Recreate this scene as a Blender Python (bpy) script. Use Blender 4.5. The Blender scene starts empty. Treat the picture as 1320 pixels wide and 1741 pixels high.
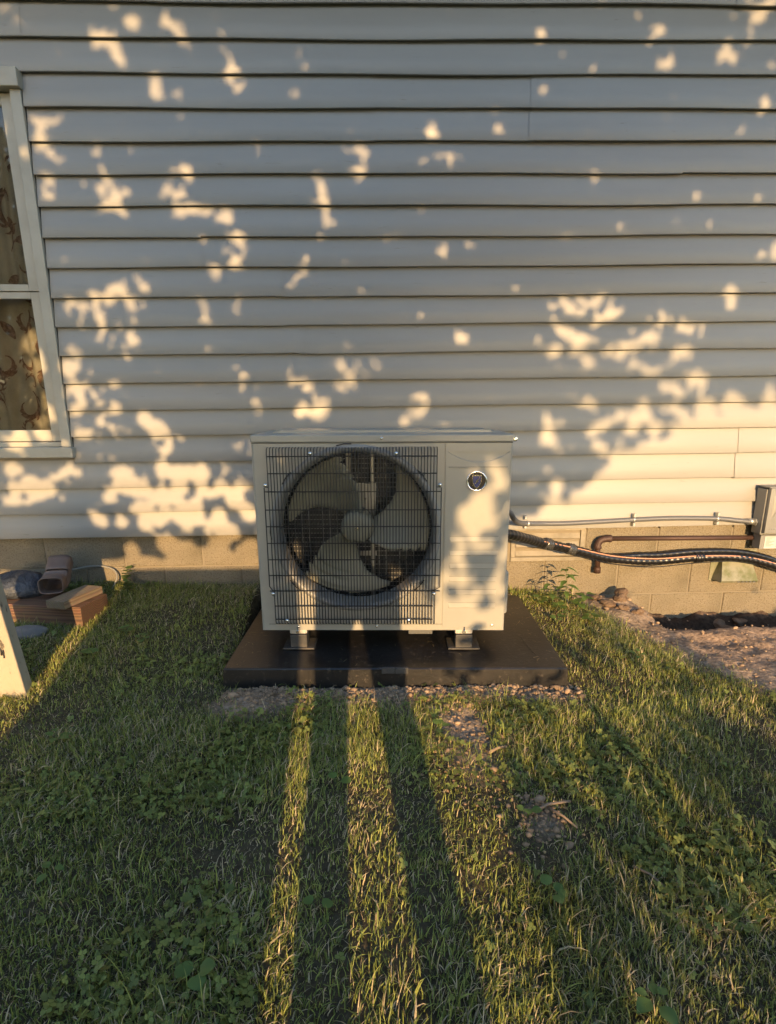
import bpy, math, random
import numpy as np
from mathutils import Vector, Matrix

random.seed(7)
RNG = np.random.default_rng(11)
SC = bpy.context.scene
COL = SC.collection

# ------------------------------------------------------------------ camera, sky, sun, exposure
CAM_POS = Vector((0.0, -3.0007, 1.0663))
PITCH, YAW, ROLL = 0.2625, 0.0325, -0.0042
fw = Vector((math.sin(YAW) * math.cos(PITCH), math.cos(YAW) * math.cos(PITCH), -math.sin(PITCH)))
rt = Vector((math.cos(YAW), -math.sin(YAW), 0.0))
up = rt.cross(fw)
rt2 = math.cos(ROLL) * rt + math.sin(ROLL) * up
up2 = -math.sin(ROLL) * rt + math.cos(ROLL) * up
cam_data = bpy.data.cameras.new('camera')
cam = bpy.data.objects.new('camera', cam_data)
COL.objects.link(cam)
cam.matrix_world = Matrix(((rt2.x, up2.x, -fw.x, CAM_POS.x), (rt2.y, up2.y, -fw.y, CAM_POS.y),
                           (rt2.z, up2.z, -fw.z, CAM_POS.z), (0, 0, 0, 1)))
cam_data.sensor_fit = 'HORIZONTAL'
cam_data.sensor_width = 36.0
cam_data.lens = 990.333 / 1320 * 36.0
cam_data.shift_y = (951.6 - 870.5) / 1320
cam_data.clip_start = 0.01
cam_data.clip_end = 500
SC.camera = cam

TAN_AZ, TAN_EL = 0.055, 0.21
sun_travel = Vector((-TAN_AZ, 1.0, -TAN_EL)).normalized()
SUN_EL = math.atan(TAN_EL / math.hypot(1, TAN_AZ))
world = bpy.data.worlds.new('World')
SC.world = world
world.use_nodes = True
wn = world.node_tree.nodes
wl = world.node_tree.links
wn.clear()
w_out = wn.new('ShaderNodeOutputWorld')
w_bg = wn.new('ShaderNodeBackground')
w_sky = wn.new('ShaderNodeTexSky')
w_sky.sky_type = 'NISHITA'
w_sky.sun_disc = False
w_sky.sun_elevation = SUN_EL
w_sky.sun_rotation = math.pi - math.atan(TAN_AZ)
w_sky.air_density = 1.0
w_sky.dust_density = 0.8
w_sky.ozone_density = 2.1
w_bg.inputs['Strength'].default_value = 0.15
wl.new(w_sky.outputs[0], w_bg.inputs[0])
wl.new(w_bg.outputs[0], w_out.inputs[0])

sun_data = bpy.data.lights.new('sun', 'SUN')
sun_data.energy = 3.0
sun_data.angle = math.radians(0.42)
sun_data.color = (1.0, 0.64, 0.30)
sun = bpy.data.objects.new('sun', sun_data)
COL.objects.link(sun)
sun.location = (3, -20, 8)
sun.rotation_euler = sun_travel.to_track_quat('-Z', 'Y').to_euler()

SC.view_settings.view_transform = 'Standard'
SC.view_settings.look = 'None'
SC.view_settings.exposure = 1.5
SC.view_settings.gamma = 1.0
SC.cycles.max_bounces = 4
SC.cycles.diffuse_bounces = 2
SC.cycles.glossy_bounces = 3
SC.cycles.transmission_bounces = 3
SC.cycles.transparent_max_bounces = 6
SC.cycles.adaptive_threshold = 0.02

# ------------------------------------------------------------------ helpers
def tag(o, label=None, cat=None, group=None, kind=None):
    if label: o['label'] = label
    if cat: o['category'] = cat
    if group: o['group'] = group
    if kind: o['kind'] = kind
    return o

def empty(name, loc=(0, 0, 0), rz=0.0):
    o = bpy.data.objects.new(name, None)
    o.location = loc
    o.rotation_euler = (0, 0, rz)
    o.empty_display_size = 0.05
    COL.objects.link(o)
    return o

class MB:
    """collects vertices and faces of ONE mesh"""
    def __init__(s):
        s.v = []; s.f = []; s.m = []
    def add(s, verts, faces, mi=0):
        b = len(s.v)
        s.v += [tuple(p) for p in verts]
        s.f += [tuple(b + i for i in f) for f in faces]
        s.m += [mi] * len(faces)
        return s
    def box(s, x0, x1, y0, y1, z0, z1, mi=0):
        v = [(x0, y0, z0), (x1, y0, z0), (x1, y1, z0), (x0, y1, z0), (x0, y0, z1), (x1, y0, z1), (x1, y1, z1), (x0, y1, z1)]
        return s.add(v, [(0, 3, 2, 1), (4, 5, 6, 7), (0, 1, 5, 4), (1, 2, 6, 5), (2, 3, 7, 6), (3, 0, 4, 7)], mi)
    def tube(s, pts, r, n=8, cap=True, mi=0):
        pts = [Vector(p) for p in pts]
        rs = r if hasattr(r, '__len__') else [r] * len(pts)
        t0 = (pts[1] - pts[0]).normalized()
        a = t0.cross(Vector((0, 0, 1)))
        if a.length < 1e-3: a = t0.cross(Vector((1, 0, 0)))
        a.normalize()
        vs = []
        for i, p in enumerate(pts):
            t = (pts[min(i + 1, len(pts) - 1)] - pts[max(i - 1, 0)]).normalized()
            a = (a - t * a.dot(t)).normalized()
            b = t.cross(a)
            for k in range(n):
                an = 2 * math.pi * k / n
                vs.append(p + (a * math.cos(an) + b * math.sin(an)) * rs[i])
        fs = []
        for i in range(len(pts) - 1):
            for k in range(n):
                k2 = (k + 1) % n
                fs.append((i * n + k, i * n + k2, (i + 1) * n + k2, (i + 1) * n + k))
        if cap:
            fs.append(tuple(range(n - 1, -1, -1)))
            fs.append(tuple((len(pts) - 1) * n + k for k in range(n)))
        return s.add(vs, fs, mi)
    def prism(s, poly, y0, y1, mi=0):
        """poly in (x, z), extruded from y0 (front) to y1 (back)"""
        n = len(poly)
        v = [(x, y0, z) for x, z in poly] + [(x, y1, z) for x, z in poly]
        f = [tuple(range(n)), tuple(range(2 * n - 1, n - 1, -1))]
        f += [(i, n + i, n + (i + 1) % n, (i + 1) % n) for i in range(n)]
        return s.add(v, f, mi)
    def lathe(s, prof, c, n=48, mi=0, close=False):
        """prof: (radius, y) pairs turned round the y axis through c"""
        v = []
        for r, y in prof:
            for k in range(n):
                an = 2 * math.pi * k / n
                v.append((c[0] + r * math.cos(an), c[1] + y, c[2] + r * math.sin(an)))
        f = []
        for i in range(len(prof) - 1):
            for k in range(n):
                k2 = (k + 1) % n
                f.append((i * n + k, i * n + k2, (i + 1) * n + k2, (i + 1) * n + k))
        if close:
            f.append(tuple(range(n - 1, -1, -1)))
            f.append(tuple((len(prof) - 1) * n + k for k in range(n)))
        return s.add(v, f, mi)
    def mesh(s, name, mats, smooth=False):
        me = bpy.data.meshes.new(name)
        me.from_pydata(s.v, [], s.f)
        for m in (mats if isinstance(mats, (list, tuple)) else [mats]): me.materials.append(m)
        if any(s.m): me.polygons.foreach_set('material_index', s.m)
        if smooth: me.polygons.foreach_set('use_smooth', [True] * len(s.f))
        me.update()
        return me
    def build(s, name, mats, parent=None, smooth=False, bevel=0.0, loc=None, rot=None, seg=2):
        o = bpy.data.objects.new(name, s.mesh(name, mats, smooth or bevel > 0))
        COL.objects.link(o)
        if parent: o.parent = parent
        if loc: o.location = loc
        if rot: o.rotation_euler = rot
        if bevel:
            b = o.modifiers.new('bevel', 'BEVEL')
            b.width = bevel; b.segments = seg; b.limit_method = 'ANGLE'; b.angle_limit = math.radians(35)
            b.harden_normals = True
        return o

def share(name, me, parent=None, loc=(0, 0, 0), rot=(0, 0, 0), scale=(1, 1, 1)):
    o = bpy.data.objects.new(name, me)
    COL.objects.link(o)
    if parent: o.parent = parent
    o.location = loc; o.rotation_euler = rot; o.scale = scale
    return o

def big_mesh(name, verts, faces_flat, loop_total, mat, col=None, smooth=True):
    """numpy mesh: verts (n,3), faces_flat vertex ids, loop_total per face"""
    me = bpy.data.meshes.new(name)
    me.vertices.add(len(verts)); me.vertices.foreach_set('co', np.ascontiguousarray(verts, np.float32).ravel())
    me.loops.add(len(faces_flat)); me.loops.foreach_set('vertex_index', np.ascontiguousarray(faces_flat, np.int32))
    st = np.concatenate([[0], np.cumsum(loop_total)[:-1]]).astype(np.int32)
    me.polygons.add(len(loop_total)); me.polygons.foreach_set('loop_start', st)
    me.polygons.foreach_set('loop_total', np.asarray(loop_total, np.int32))
    if smooth: me.polygons.foreach_set('use_smooth', np.ones(len(loop_total), bool))
    me.update(calc_edges=True); me.validate()
    if col is not None:
        a = me.attributes.new('tint', 'FLOAT_COLOR', 'POINT')
        c = np.ones((len(verts), 4), np.float32); c[:, :3] = col
        a.data.foreach_set('color', c.ravel())
    me.materials.append(mat)
    return me

def _hash(ix, iy, seed):
    h = (ix.astype(np.int64) * 374761393 + iy.astype(np.int64) * 668265263 + seed * 974711) & 0x7fffffff
    h = (h ^ (h >> 13)) * 1274126177 & 0x7fffffff
    return ((h ^ (h >> 16)) & 0xffff) / 65535.0

def vnoise(x, y, seed=0):
    x = np.asarray(x, float); y = np.asarray(y, float)
    ix = np.floor(x); iy = np.floor(y); fx = x - ix; fy = y - iy
    fx = fx * fx * (3 - 2 * fx); fy = fy * fy * (3 - 2 * fy)
    a = _hash(ix, iy, seed); b = _hash(ix + 1, iy, seed); c = _hash(ix, iy + 1, seed); d = _hash(ix + 1, iy + 1, seed)
    return (a * (1 - fx) + b * fx) * (1 - fy) + (c * (1 - fx) + d * fx) * fy

def fnoise(x, y, seed=0, octv=4):
    s = 0; amp = 0.5
    for i in range(octv):
        s = s + amp * vnoise(np.asarray(x) * 2 ** i, np.asarray(y) * 2 ** i, seed + i); amp *= .5
    return s

# ------------------------------------------------------------------ materials
def M(name, col, rough=0.6, metal=0.0, spec=0.5, var=None, bump=None, var2=None, coord='Object', stretch=(1, 1, 1), trans=0.0, extra=None):
    """var=(scale, colour2, lo, hi): noise mix; var2 the same again; bump=(scale, strength, distance)"""
    m = bpy.data.materials.new(name)
    m.use_nodes = True
    nt = m.node_tree; N = nt.nodes; L = nt.links
    p = N['Principled BSDF']
    p.inputs['Roughness'].default_value = rough
    p.inputs['Metallic'].default_value = metal
    p.inputs['Specular IOR Level'].default_value = spec
    if trans: p.inputs['Transmission Weight'].default_value = trans
    tc = N.new('ShaderNodeTexCoord'); mp = N.new('ShaderNodeMapping')
    mp.inputs['Scale'].default_value = stretch
    L.new(tc.outputs[coord], mp.inputs[0])
    src = None
    base = (*col, 1)
    p.inputs['Base Color'].default_value = base
    for vv in (var, var2):
        if not vv: continue
        sc, c2, lo, hi = vv
        n = N.new('ShaderNodeTexNoise'); n.inputs['Scale'].default_value = sc; n.inputs['Detail'].default_value = 6
        n.inputs['Roughness'].default_value = 0.6
        L.new(mp.outputs[0], n.inputs['Vector'])
        r = N.new('ShaderNodeMapRange'); r.inputs[1].default_value = lo; r.inputs[2].default_value = hi
        L.new(n.outputs['Fac'], r.inputs[0])
        mx = N.new('ShaderNodeMix'); mx.data_type = 'RGBA'
        if src is None: mx.inputs[6].default_value = base
        else: L.new(src, mx.inputs[6])
        mx.inputs[7].default_value = (*c2, 1)
        L.new(r.outputs[0], mx.inputs[0])
        src = mx.outputs[2]
    if src is not None: L.new(src, p.inputs['Base Color'])
    if bump:
        n = N.new('ShaderNodeTexNoise'); n.inputs['Scale'].default_value = bump[0]; n.inputs['Detail'].default_value = 5
        L.new(mp.outputs[0], n.inputs['Vector'])
        b = N.new('ShaderNodeBump'); b.inputs['Strength'].default_value = bump[1]; b.inputs['Distance'].default_value = bump[2]
        L.new(n.outputs['Fac'], b.inputs['Height']); L.new(b.outputs[0], p.inputs['Normal'])
    if extra: extra(nt, p, mp)
    return m

def M_tint(name, rough=0.55, translucent=0.3, spec=0.35):
    """plant material whose colour comes from the per-blade tint"""
    m = bpy.data.materials.new(name); m.use_nodes = True
    nt = m.node_tree; N = nt.nodes; L = nt.links
    p = N['Principled BSDF']; out = N['Material Output']
    a = N.new('ShaderNodeAttribute'); a.attribute_name = 'tint'
    L.new(a.outputs['Color'], p.inputs['Base Color'])
    p.inputs['Roughness'].default_value = rough; p.inputs['Specular IOR Level'].default_value = spec
    t = N.new('ShaderNodeBsdfTranslucent'); L.new(a.outputs['Color'], t.inputs[0])
    mx = N.new('ShaderNodeMixShader'); mx.inputs[0].default_value = translucent
    L.new(p.outputs[0], mx.inputs[1]); L.new(t.outputs[0], mx.inputs[2]); L.new(mx.outputs[0], out.inputs[0])
    return m

def M_leaf(name, col, translucent=0.35):
    m = bpy.data.materials.new(name); m.use_nodes = True
    nt = m.node_tree; N = nt.nodes; L = nt.links
    p = N['Principled BSDF']; out = N['Material Output']
    oi = N.new('ShaderNodeTexCoord'); n = N.new('ShaderNodeTexNoise'); n.inputs['Scale'].default_value = 9
    L.new(oi.outputs['Object'], n.inputs['Vector'])
    mx0 = N.new('ShaderNodeMix'); mx0.data_type = 'RGBA'
    mx0.inputs[6].default_value = (*[c * .7 for c in col], 1); mx0.inputs[7].default_value = (*[min(1, c * 1.35) for c in col], 1)
    L.new(n.outputs['Fac'], mx0.inputs[0]); L.new(mx0.outputs[2], p.inputs['Base Color'])
    p.inputs['Roughness'].default_value = 0.5
    t = N.new('ShaderNodeBsdfTranslucent'); L.new(mx0.outputs[2], t.inputs[0])
    mx = N.new('ShaderNodeMixShader'); mx.inputs[0].default_value = translucent
    L.new(p.outputs[0], mx.inputs[1]); L.new(t.outputs[0], mx.inputs[2]); L.new(mx.outputs[0], out.inputs[0])
    return m

def wood_extra(scale, c1, c2, ax='X'):
    def f(nt, p, mp):
        N = nt.nodes; L = nt.links
        w = N.new('ShaderNodeTexWave'); w.wave_type = 'RINGS'; w.rings_direction = ax
        w.inputs['Scale'].default_value = scale; w.inputs['Distortion'].default_value = 2.5
        w.inputs['Detail'].default_value = 3; w.inputs['Detail Scale'].default_value = 1.2
        L.new(mp.outputs[0], w.inputs['Vector'])
        n = N.new('ShaderNodeTexNoise'); n.inputs['Scale'].default_value = 25; L.new(mp.outputs[0], n.inputs['Vector'])
        mx = N.new('ShaderNodeMix'); mx.data_type = 'RGBA'
        mx.inputs[6].default_value = (*c1, 1); mx.inputs[7].default_value = (*c2, 1)
        L.new(w.outputs['Fac'], mx.inputs[0])
        mx2 = N.new('ShaderNodeMix'); mx2.data_type = 'RGBA'; mx2.blend_type = 'MULTIPLY'; mx2.inputs[0].default_value = .5
        L.new(mx.outputs[2], mx2.inputs[6]); L.new(n.outputs['Color'], mx2.inputs[7])
        L.new(mx2.outputs[2], p.inputs['Base Color'])
        b = N.new('ShaderNodeBump'); b.inputs['Strength'].default_value = .35; b.inputs['Distance'].default_value = .002
        L.new(w.outputs['Fac'], b.inputs['Height']); L.new(b.outputs[0], p.inputs['Normal'])
    return f

MAT = {}
MAT['siding'] = M('vinyl_siding', (.325, .316, .295), .42, spec=.45, var=(5.0, (.285, .276, .254), .35, .68), var2=(75, (.22, .205, .175), .66, .80),
                  bump=(160, .10, .0008), stretch=(.14, 1, 1), coord='Object')
MAT['block'] = M('concrete_block', (.255, .218, .158), .95, spec=.12, var=(2.2, (.165, .142, .098), .38, .64), var2=(130, (.12, .10, .07), .50, .68), bump=(150, 1.0, .006))
MAT['mortar'] = M('mortar', (.24, .205, .15), .95, spec=.15, var=(30, (.22, .19, .14), .4, .7), bump=(120, .5, .003))
MAT['trim'] = M('window_trim', (.42, .395, .325), .42, var=(6, (.34, .315, .255), .4, .7))
MAT['trim_dark'] = M('window_gasket', (.05, .05, .045), .6)
MAT['soffit'] = M('soffit_vinyl', (.42, .40, .34), .6)
MAT['roof'] = M('roof_shingle', (.07, .065, .06), .9, var=(40, (.11, .1, .09), .4, .6))
MAT['room'] = M('room_plaster', (.25, .23, .2), .9)
MAT['cream'] = M('unit_paint', (.325, .314, .278), .28, spec=.5, var=(2.2, (.37, .355, .305), .35, .7), bump=(400, .02, .0005))
MAT['cream2'] = M('foot_paint', (.48, .46, .42), .4, var=(20, (.5, .47, .42), .5, .7))
MAT['fanplastic'] = M('fan_plastic', (.27, .26, .20), .42, var=(5, (.21, .20, .15), .4, .7))
MAT['shroud'] = M('shroud_plastic', (.25, .248, .238), .42)
MAT['black'] = M('black_wire', (.018, .018, .02), .42, spec=.5)
MAT['inside'] = M('cabinet_inside', (.10, .10, .095), .6)
MAT['coil'] = M('coil_fins', (.035, .036, .038), .45, metal=.6, var=(60, (.10, .10, .105), .45, .65), stretch=(30, 1, 1))
MAT['guardgrey'] = M('coil_guard_backlit', (.55, .54, .5), .5)  # pale wires stand in for light coming through the coil from behind
MAT['alu'] = M('aluminium', (.62, .62, .60), .35, metal=.9)
MAT['galv'] = M('galvanised_steel', (.55, .55, .52), .4, metal=.75, var=(18, (.42, .42, .4), .4, .7))
MAT['screw'] = M('screw_steel', (.75, .75, .73), .25, metal=1.0)
MAT['chrome'] = M('chrome', (.85, .85, .86), .12, metal=1.0)
MAT['badge'] = M('badge_black', (.008, .008, .010), .25)
MAT['blue'] = M('badge_blue', (.03, .045, .16), .25)
MAT['pad'] = M('pad_plastic', (.011, .0105, .0105), .36, spec=.5, var=(5, (.026, .023, .021), .36, .70), var2=(48, (.11, .09, .072), .58, .80), bump=(70, .25, .003))
MAT['padclip'] = M('pad_clip_plastic', (.07, .068, .066), .5)
MAT['rubber'] = M('riser_plastic', (.05, .048, .045), .55, var=(30, (.12, .10, .08), .5, .75))
MAT['lineblack'] = M('line_jacket', (.012, .012, .013), .28, spec=.6, bump=(250, .25, .002))
MAT['tape'] = M('shiny_tape', (.10, .10, .10), .22, metal=.5, bump=(120, .6, .004))
MAT['wire'] = M('salmon_wire', (.52, .27, .17), .45)
MAT['conduit'] = M('grey_conduit', (.12, .125, .135), .36, spec=.55)
MAT['copper'] = M('rusty_pipe', (.075, .040, .030), .6, metal=.25, var=(14, (.06, .035, .028), .4, .65), bump=(120, .2, .001))
MAT['boxmetal'] = M('grey_box_paint', (.26, .255, .235), .42, metal=.2, var=(6, (.21, .205, .185), .4, .7))
MAT['label'] = M('white_sticker', (.48, .47, .43), .5)
MAT['ink'] = M('ink', (.03, .03, .03), .6)
MAT['hood'] = M('vent_hood_plastic', (.24, .235, .17), .6, var=(14, (.12, .13, .05), .40, .62))
MAT['louvre'] = M('vent_paint', (.30, .265, .20), .7, var=(9, (.19, .165, .12), .38, .66))
MAT['beam'] = M('treated_lumber', (.33, .19, .11), .7, stretch=(.6, 6, 6), extra=wood_extra(7, (.24, .135, .078), (.12, .062, .036)))
MAT['plank'] = M('weathered_plank', (.36, .27, .17), .75, stretch=(1, 10, 10), extra=wood_extra(5, (.40, .30, .19), (.27, .19, .115)))
MAT['post'] = M('weathered_post', (.44, .375, .27), .85, var=(4, (.34, .285, .20), .35, .7), var2=(32, (.10, .08, .06), .62, .68), stretch=(1, 1, .5), bump=(40, .6, .006))
MAT['spout'] = M('brown_downspout', (.21, .145, .115), .5, var=(8, (.15, .10, .08), .4, .7))
MAT['bag'] = M('grey_blue_bag', (.030, .037, .050), .5, var=(9, (.08, .09, .11), .45, .7), bump=(22, .9, .03))
MAT['stone'] = M('flat_stone', (.22, .21, .20), .85, var=(12, (.15, .145, .14), .4, .7), bump=(40, .5, .006))
MAT['cable'] = M('pale_cable', (.22, .21, .175), .55)
MAT['sand'] = M('pale_soil', (.34, .27, .20), .95, spec=.1, var=(12, (.25, .19, .14), .35, .7), bump=(90, .8, .006))
MAT['clod'] = M('soil_clod', (.22, .155, .105), .95, spec=.1, var=(20, (.13, .085, .055), .35, .65), bump=(60, .8, .006))
MAT['twig'] = M('dry_twig', (.26, .19, .13), .85)
MAT['curtain'] = M('curtain_cloth', (.60, .50, .40), .85, var=(16, (.50, .41, .32), .4, .7), bump=(300, .2, .001))
MAT['motif'] = M('curtain_motif', (.22, .11, .075), .8, var=(70, (.42, .26, .19), .42, .62))
MAT['bark'] = M('bark', (.10, .075, .055), .9, bump=(20, .8, .02), stretch=(4, 4, 1))
MAT['card'] = M('cardboard', (.36, .25, .15), .85, var=(6, (.31, .21, .13), .4, .7))
MAT['grass'] = M_tint('grass_blades', .45, .18)
MAT['clover'] = M_tint('clover_leaf', .45, .2)
MAT['leafdark'] = M_leaf('tree_leaf', (.05, .075, .022), .12)
MAT['weed'] = M_leaf('weed_leaf', (.13, .21, .05), .3)
MAT['stem'] = M('weed_stem', (.10, .13, .04), .6)

def glass_mat():
    m = bpy.data.materials.new('window_glass'); m.use_nodes = True
    nt = m.node_tree; N = nt.nodes; L = nt.links
    N.remove(N['Principled BSDF']); out = N['Material Output']
    t = N.new('ShaderNodeBsdfTransparent'); t.inputs[0].default_value = (.74, .76, .74, 1)
    g = N.new('ShaderNodeBsdfGlossy'); g.inputs['Roughness'].default_value = .01
    f = N.new('ShaderNodeFresnel'); f.inputs[0].default_value = 1.5
    mx = N.new('ShaderNodeMixShader')
    L.new(f.outputs[0], mx.inputs[0]); L.new(t.outputs[0], mx.inputs[1]); L.new(g.outputs[0], mx.inputs[2]); L.new(mx.outputs[0], out.inputs[0])
    return m
MAT['glass'] = glass_mat()

# ------------------------------------------------------------------ ground
HW_X = [-6, -3, -1, -.5, .5, .85, 1.1, 1.35, 1.5, 3, 6]
HW_Z = [.15, .15, .135, .135, .10, .08, .055, .015, -.02, -.03, -.03]
def trench(x, y):
    edge = -.40 + .07 * (fnoise(np.asarray(x) * 5, np.asarray(x) * 0 + 3, 41) - .5) * 2
    a = np.clip((x - 1.42 - .10 * (vnoise(np.asarray(y) * 9, np.asarray(y) * 0, 5) - .5)) / .16, 0, 1)
    b = np.clip((y - edge) / .07, 0, 1)
    return a * a * (3 - 2 * a) * b * b * (3 - 2 * b)
def dirt_zone(x, y):
    """1 where the soil is bare"""
    x = np.asarray(x, float); y = np.asarray(y, float)
    n = (fnoise(x * 4, y * 4, 77) - .47) * 1.6
    d = np.clip(1.5 - (np.abs(y + 1.01) / .075), 0, 1) * (x > -.56) * (x < .78) * np.clip(.75 + (x - .1) * .3, .5, 1)                 # strip before the pad
    d = np.maximum(d, 1.7 - np.hypot((x + .39) / .15, (y + 1.09) / .085) * 1.0)                      # pale patch
    d = np.maximum(d, 1.15 - np.hypot((x - .33 - (y + 1.3) * -.12) / .14, (y + 1.26) / .30))        # bare tongue
    d = np.maximum(d, .85 - np.hypot((x - .45) / .07, (y + 1.70) / .10))
    d = np.maximum(d, .8 - np.hypot((x - .10) / .13, (y + 1.10) / .10))
    r = np.clip((x - (.99 + np.clip(-.10 - y, 0, 1) * .45) - n * .08) / .16, 0, 1) * np.clip((y + 1.16 + n * .12) / .12, 0, 1)
    d = np.maximum(d, r * 1.15)
    return np.clip(d + n * .55, 0, 1) * (d > .05)
def ground_z(x, y):
    x = np.asarray(x, float); y = np.asarray(y, float)
    t = np.clip((y + .97) / .97, 0, 1.05)
    z = np.interp(x, HW_X, HW_Z) * t
    z = z + .012 * np.clip(y + .97, -40, 0) * np.exp(np.clip(y + .97, -40, 0) / 8)
    near = np.exp(-(np.clip(np.abs(x) - 4, 0, 99)) - np.clip(-y - 5, 0, 99))
    z = z + near * ((fnoise(x * 3, y * 3, 3) - .47) * .035 + (fnoise(x * 14, y * 14, 9) - .47) * .016)
    dz = dirt_zone(x, y)
    z = z + near * dz * ((fnoise(x * 22, y * 22, 21) - .4) * .034 + (vnoise(x * 45, y * 45, 22) - .4) * .010)
    z = z + .028 * np.clip(1.15 - np.hypot((x + .40) / .2, (y + 1.09) / .12), 0, 1)
    # heaped spoil along the trench lip, then the trench itself
    lip = np.exp(-((y + .46) / .06) ** 2) * np.clip((x - 1.3) / .15, 0, 1) * .012 + np.exp(-(((x - 1.33) / .12) ** 2 + ((y + .16) / .16) ** 2)) * .05
    z = z + lip * (.5 + fnoise(x * 9, y * 9, 31))
    tr = trench(x, y)
    z = z * (1 - tr) + tr * (-.27 + .12 * np.clip((y + .22) / .2, 0, 1) + .10 * fnoise(x * 7, y * 7, 8) + .03 * fnoise(x * 30, y * 30, 18))
    # level bed under the pad
    px = np.clip(1 - np.maximum(np.abs(x - .093) - .64, 0) / .05, 0, 1) * np.clip(1 - np.maximum(np.maximum(-.93 - y, y + .12), 0) / .04, 0, 1)
    z = np.where(px > 0, np.minimum(z, z * (1 - px) + (-.004) * px), z)
    return z

def line(a, b, step): return list(np.arange(a, b, step))
gx = sorted(set([-160, -90, -50, -28, -16, -10, -7, -5, -4, -3.4] + [round(v, 4) for v in line(-3, 3.4, .02)] + [3.8, 4.6, 6, 9, 15, 28, 50, 90, 160]))
gy = sorted(set([-160, -90, -50, -28, -18, -13, -10, -8, -7, -6, -5.2, -4.6, -4.2] + [round(v, 4) for v in line(-3.9, .12, .02)] + [.14, .2]))
GX, GY = np.meshgrid(np.array(gx), np.array(gy))
GZ = ground_z(GX, GY)
nx, ny = len(gx), len(gy)
idx = np.arange(nx * ny).reshape(ny, nx)
quads = np.stack([idx[:-1, :-1], idx[:-1, 1:], idx[1:, 1:], idx[1:, :-1]], -1).reshape(-1, 4)
gv = np.stack([GX, GY, GZ], -1).reshape(-1, 3)
dz = dirt_zone(GX, GY).reshape(-1)
tz = (trench(GX, GY) + np.clip((GX - 1.25) / .3, 0, 1) * np.clip((GY + 1.0) / .2, 0, 1)).reshape(-1).clip(0, 1)
c_turf = np.where((np.abs(gv[:, :1]) > 2.5) | (gv[:, 1:2] < -3.6), np.array([[.10, .115, .045]]), np.array([[.085, .070, .042]])); c_bare = np.array([.33, .255, .185]); c_clay = np.array([.35, .25, .175])
gcol = c_turf + (c_bare - c_turf) * dz[:, None]
gcol = gcol + (c_clay - gcol) * (tz * np.maximum(dz, .5))[:, None]
gcol = gcol * (.75 + .5 * fnoise(gv[:, 0] * 6, gv[:, 1] * 6, 55)[:, None])
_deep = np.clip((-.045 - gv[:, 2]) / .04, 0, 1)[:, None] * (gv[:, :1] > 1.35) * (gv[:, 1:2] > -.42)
gcol = gcol * (1 - _deep) + np.array([.060, .040, .027]) * _deep          # shade at the bottom of the trench, painted as darker soil
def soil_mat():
    m = bpy.data.materials.new('soil'); m.use_nodes = True
    nt = m.node_tree; N = nt.nodes; L = nt.links; p = N['Principled BSDF']
    a = N.new('ShaderNodeAttribute'); a.attribute_name = 'tint'
    tc = N.new('ShaderNodeTexCoord')
    n = N.new('ShaderNodeTexNoise'); n.inputs['Scale'].default_value = 60; n.inputs['Detail'].default_value = 8
    L.new(tc.outputs['Object'], n.inputs['Vector'])
    r = N.new('ShaderNodeMapRange'); r.inputs[1].default_value = .3; r.inputs[2].default_value = .7; r.inputs[3].default_value = .6; r.inputs[4].default_value = 1.25
    L.new(n.outputs['Fac'], r.inputs[0])
    mx = N.new('ShaderNodeMix'); mx.data_type = 'RGBA'; mx.blend_type = 'MULTIPLY'; mx.inputs[0].default_value = 1
    L.new(a.outputs['Color'], mx.inputs[6]); L.new(r.outputs[0], mx.inputs[7]); L.new(mx.outputs[2], p.inputs['Base Color'])
    p.inputs['Roughness'].default_value = .95; p.inputs['Specular IOR Level'].default_value = .15
    b = N.new('ShaderNodeBump'); b.inputs['Strength'].default_value = .9; b.inputs['Distance'].default_value = .012
    n2 = N.new('ShaderNodeTexNoise'); n2.inputs['Scale'].default_value = 45; n2.inputs['Detail'].default_value = 8
    L.new(tc.outputs['Object'], n2.inputs['Vector']); L.new(n2.outputs['Fac'], b.inputs['Height']); L.new(b.outputs[0], p.inputs['Normal'])
    return m
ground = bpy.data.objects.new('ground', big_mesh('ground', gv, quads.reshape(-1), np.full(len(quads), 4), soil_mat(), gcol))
COL.objects.link(ground)
tag(ground, kind='structure')

# fast height lookup for everything that grows or lies on the ground
_hx = np.arange(-3.2, 3.4, .01); _hy = np.arange(-4.2, .13, .01)
_HX, _HY = np.meshgrid(_hx, _hy); _HZ = ground_z(_HX, _HY)
def gz(x, y):
    i = np.clip(((np.asarray(x) + 3.2) / .01).astype(int), 0, len(_hx) - 1)
    j = np.clip(((np.asarray(y) + 4.2) / .01).astype(int), 0, len(_hy) - 1)
    return _HZ[j, i]
def g1(x, y): return float(gz(np.array([x]), np.array([y]))[0])

# ------------------------------------------------------------------ house: siding, foundation, window, eave
house = empty('house', (0, 0, 0))
tag(house, 'house wall of grey vinyl lap siding on tan concrete block foundation', 'house')
Z0, EXP, SLOPE = .4158, .1267, .0085
WIN_R, WIN_L, WIN_B, WIN_T = -1.466, -2.40, .812, 2.44
LIP = .025

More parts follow.
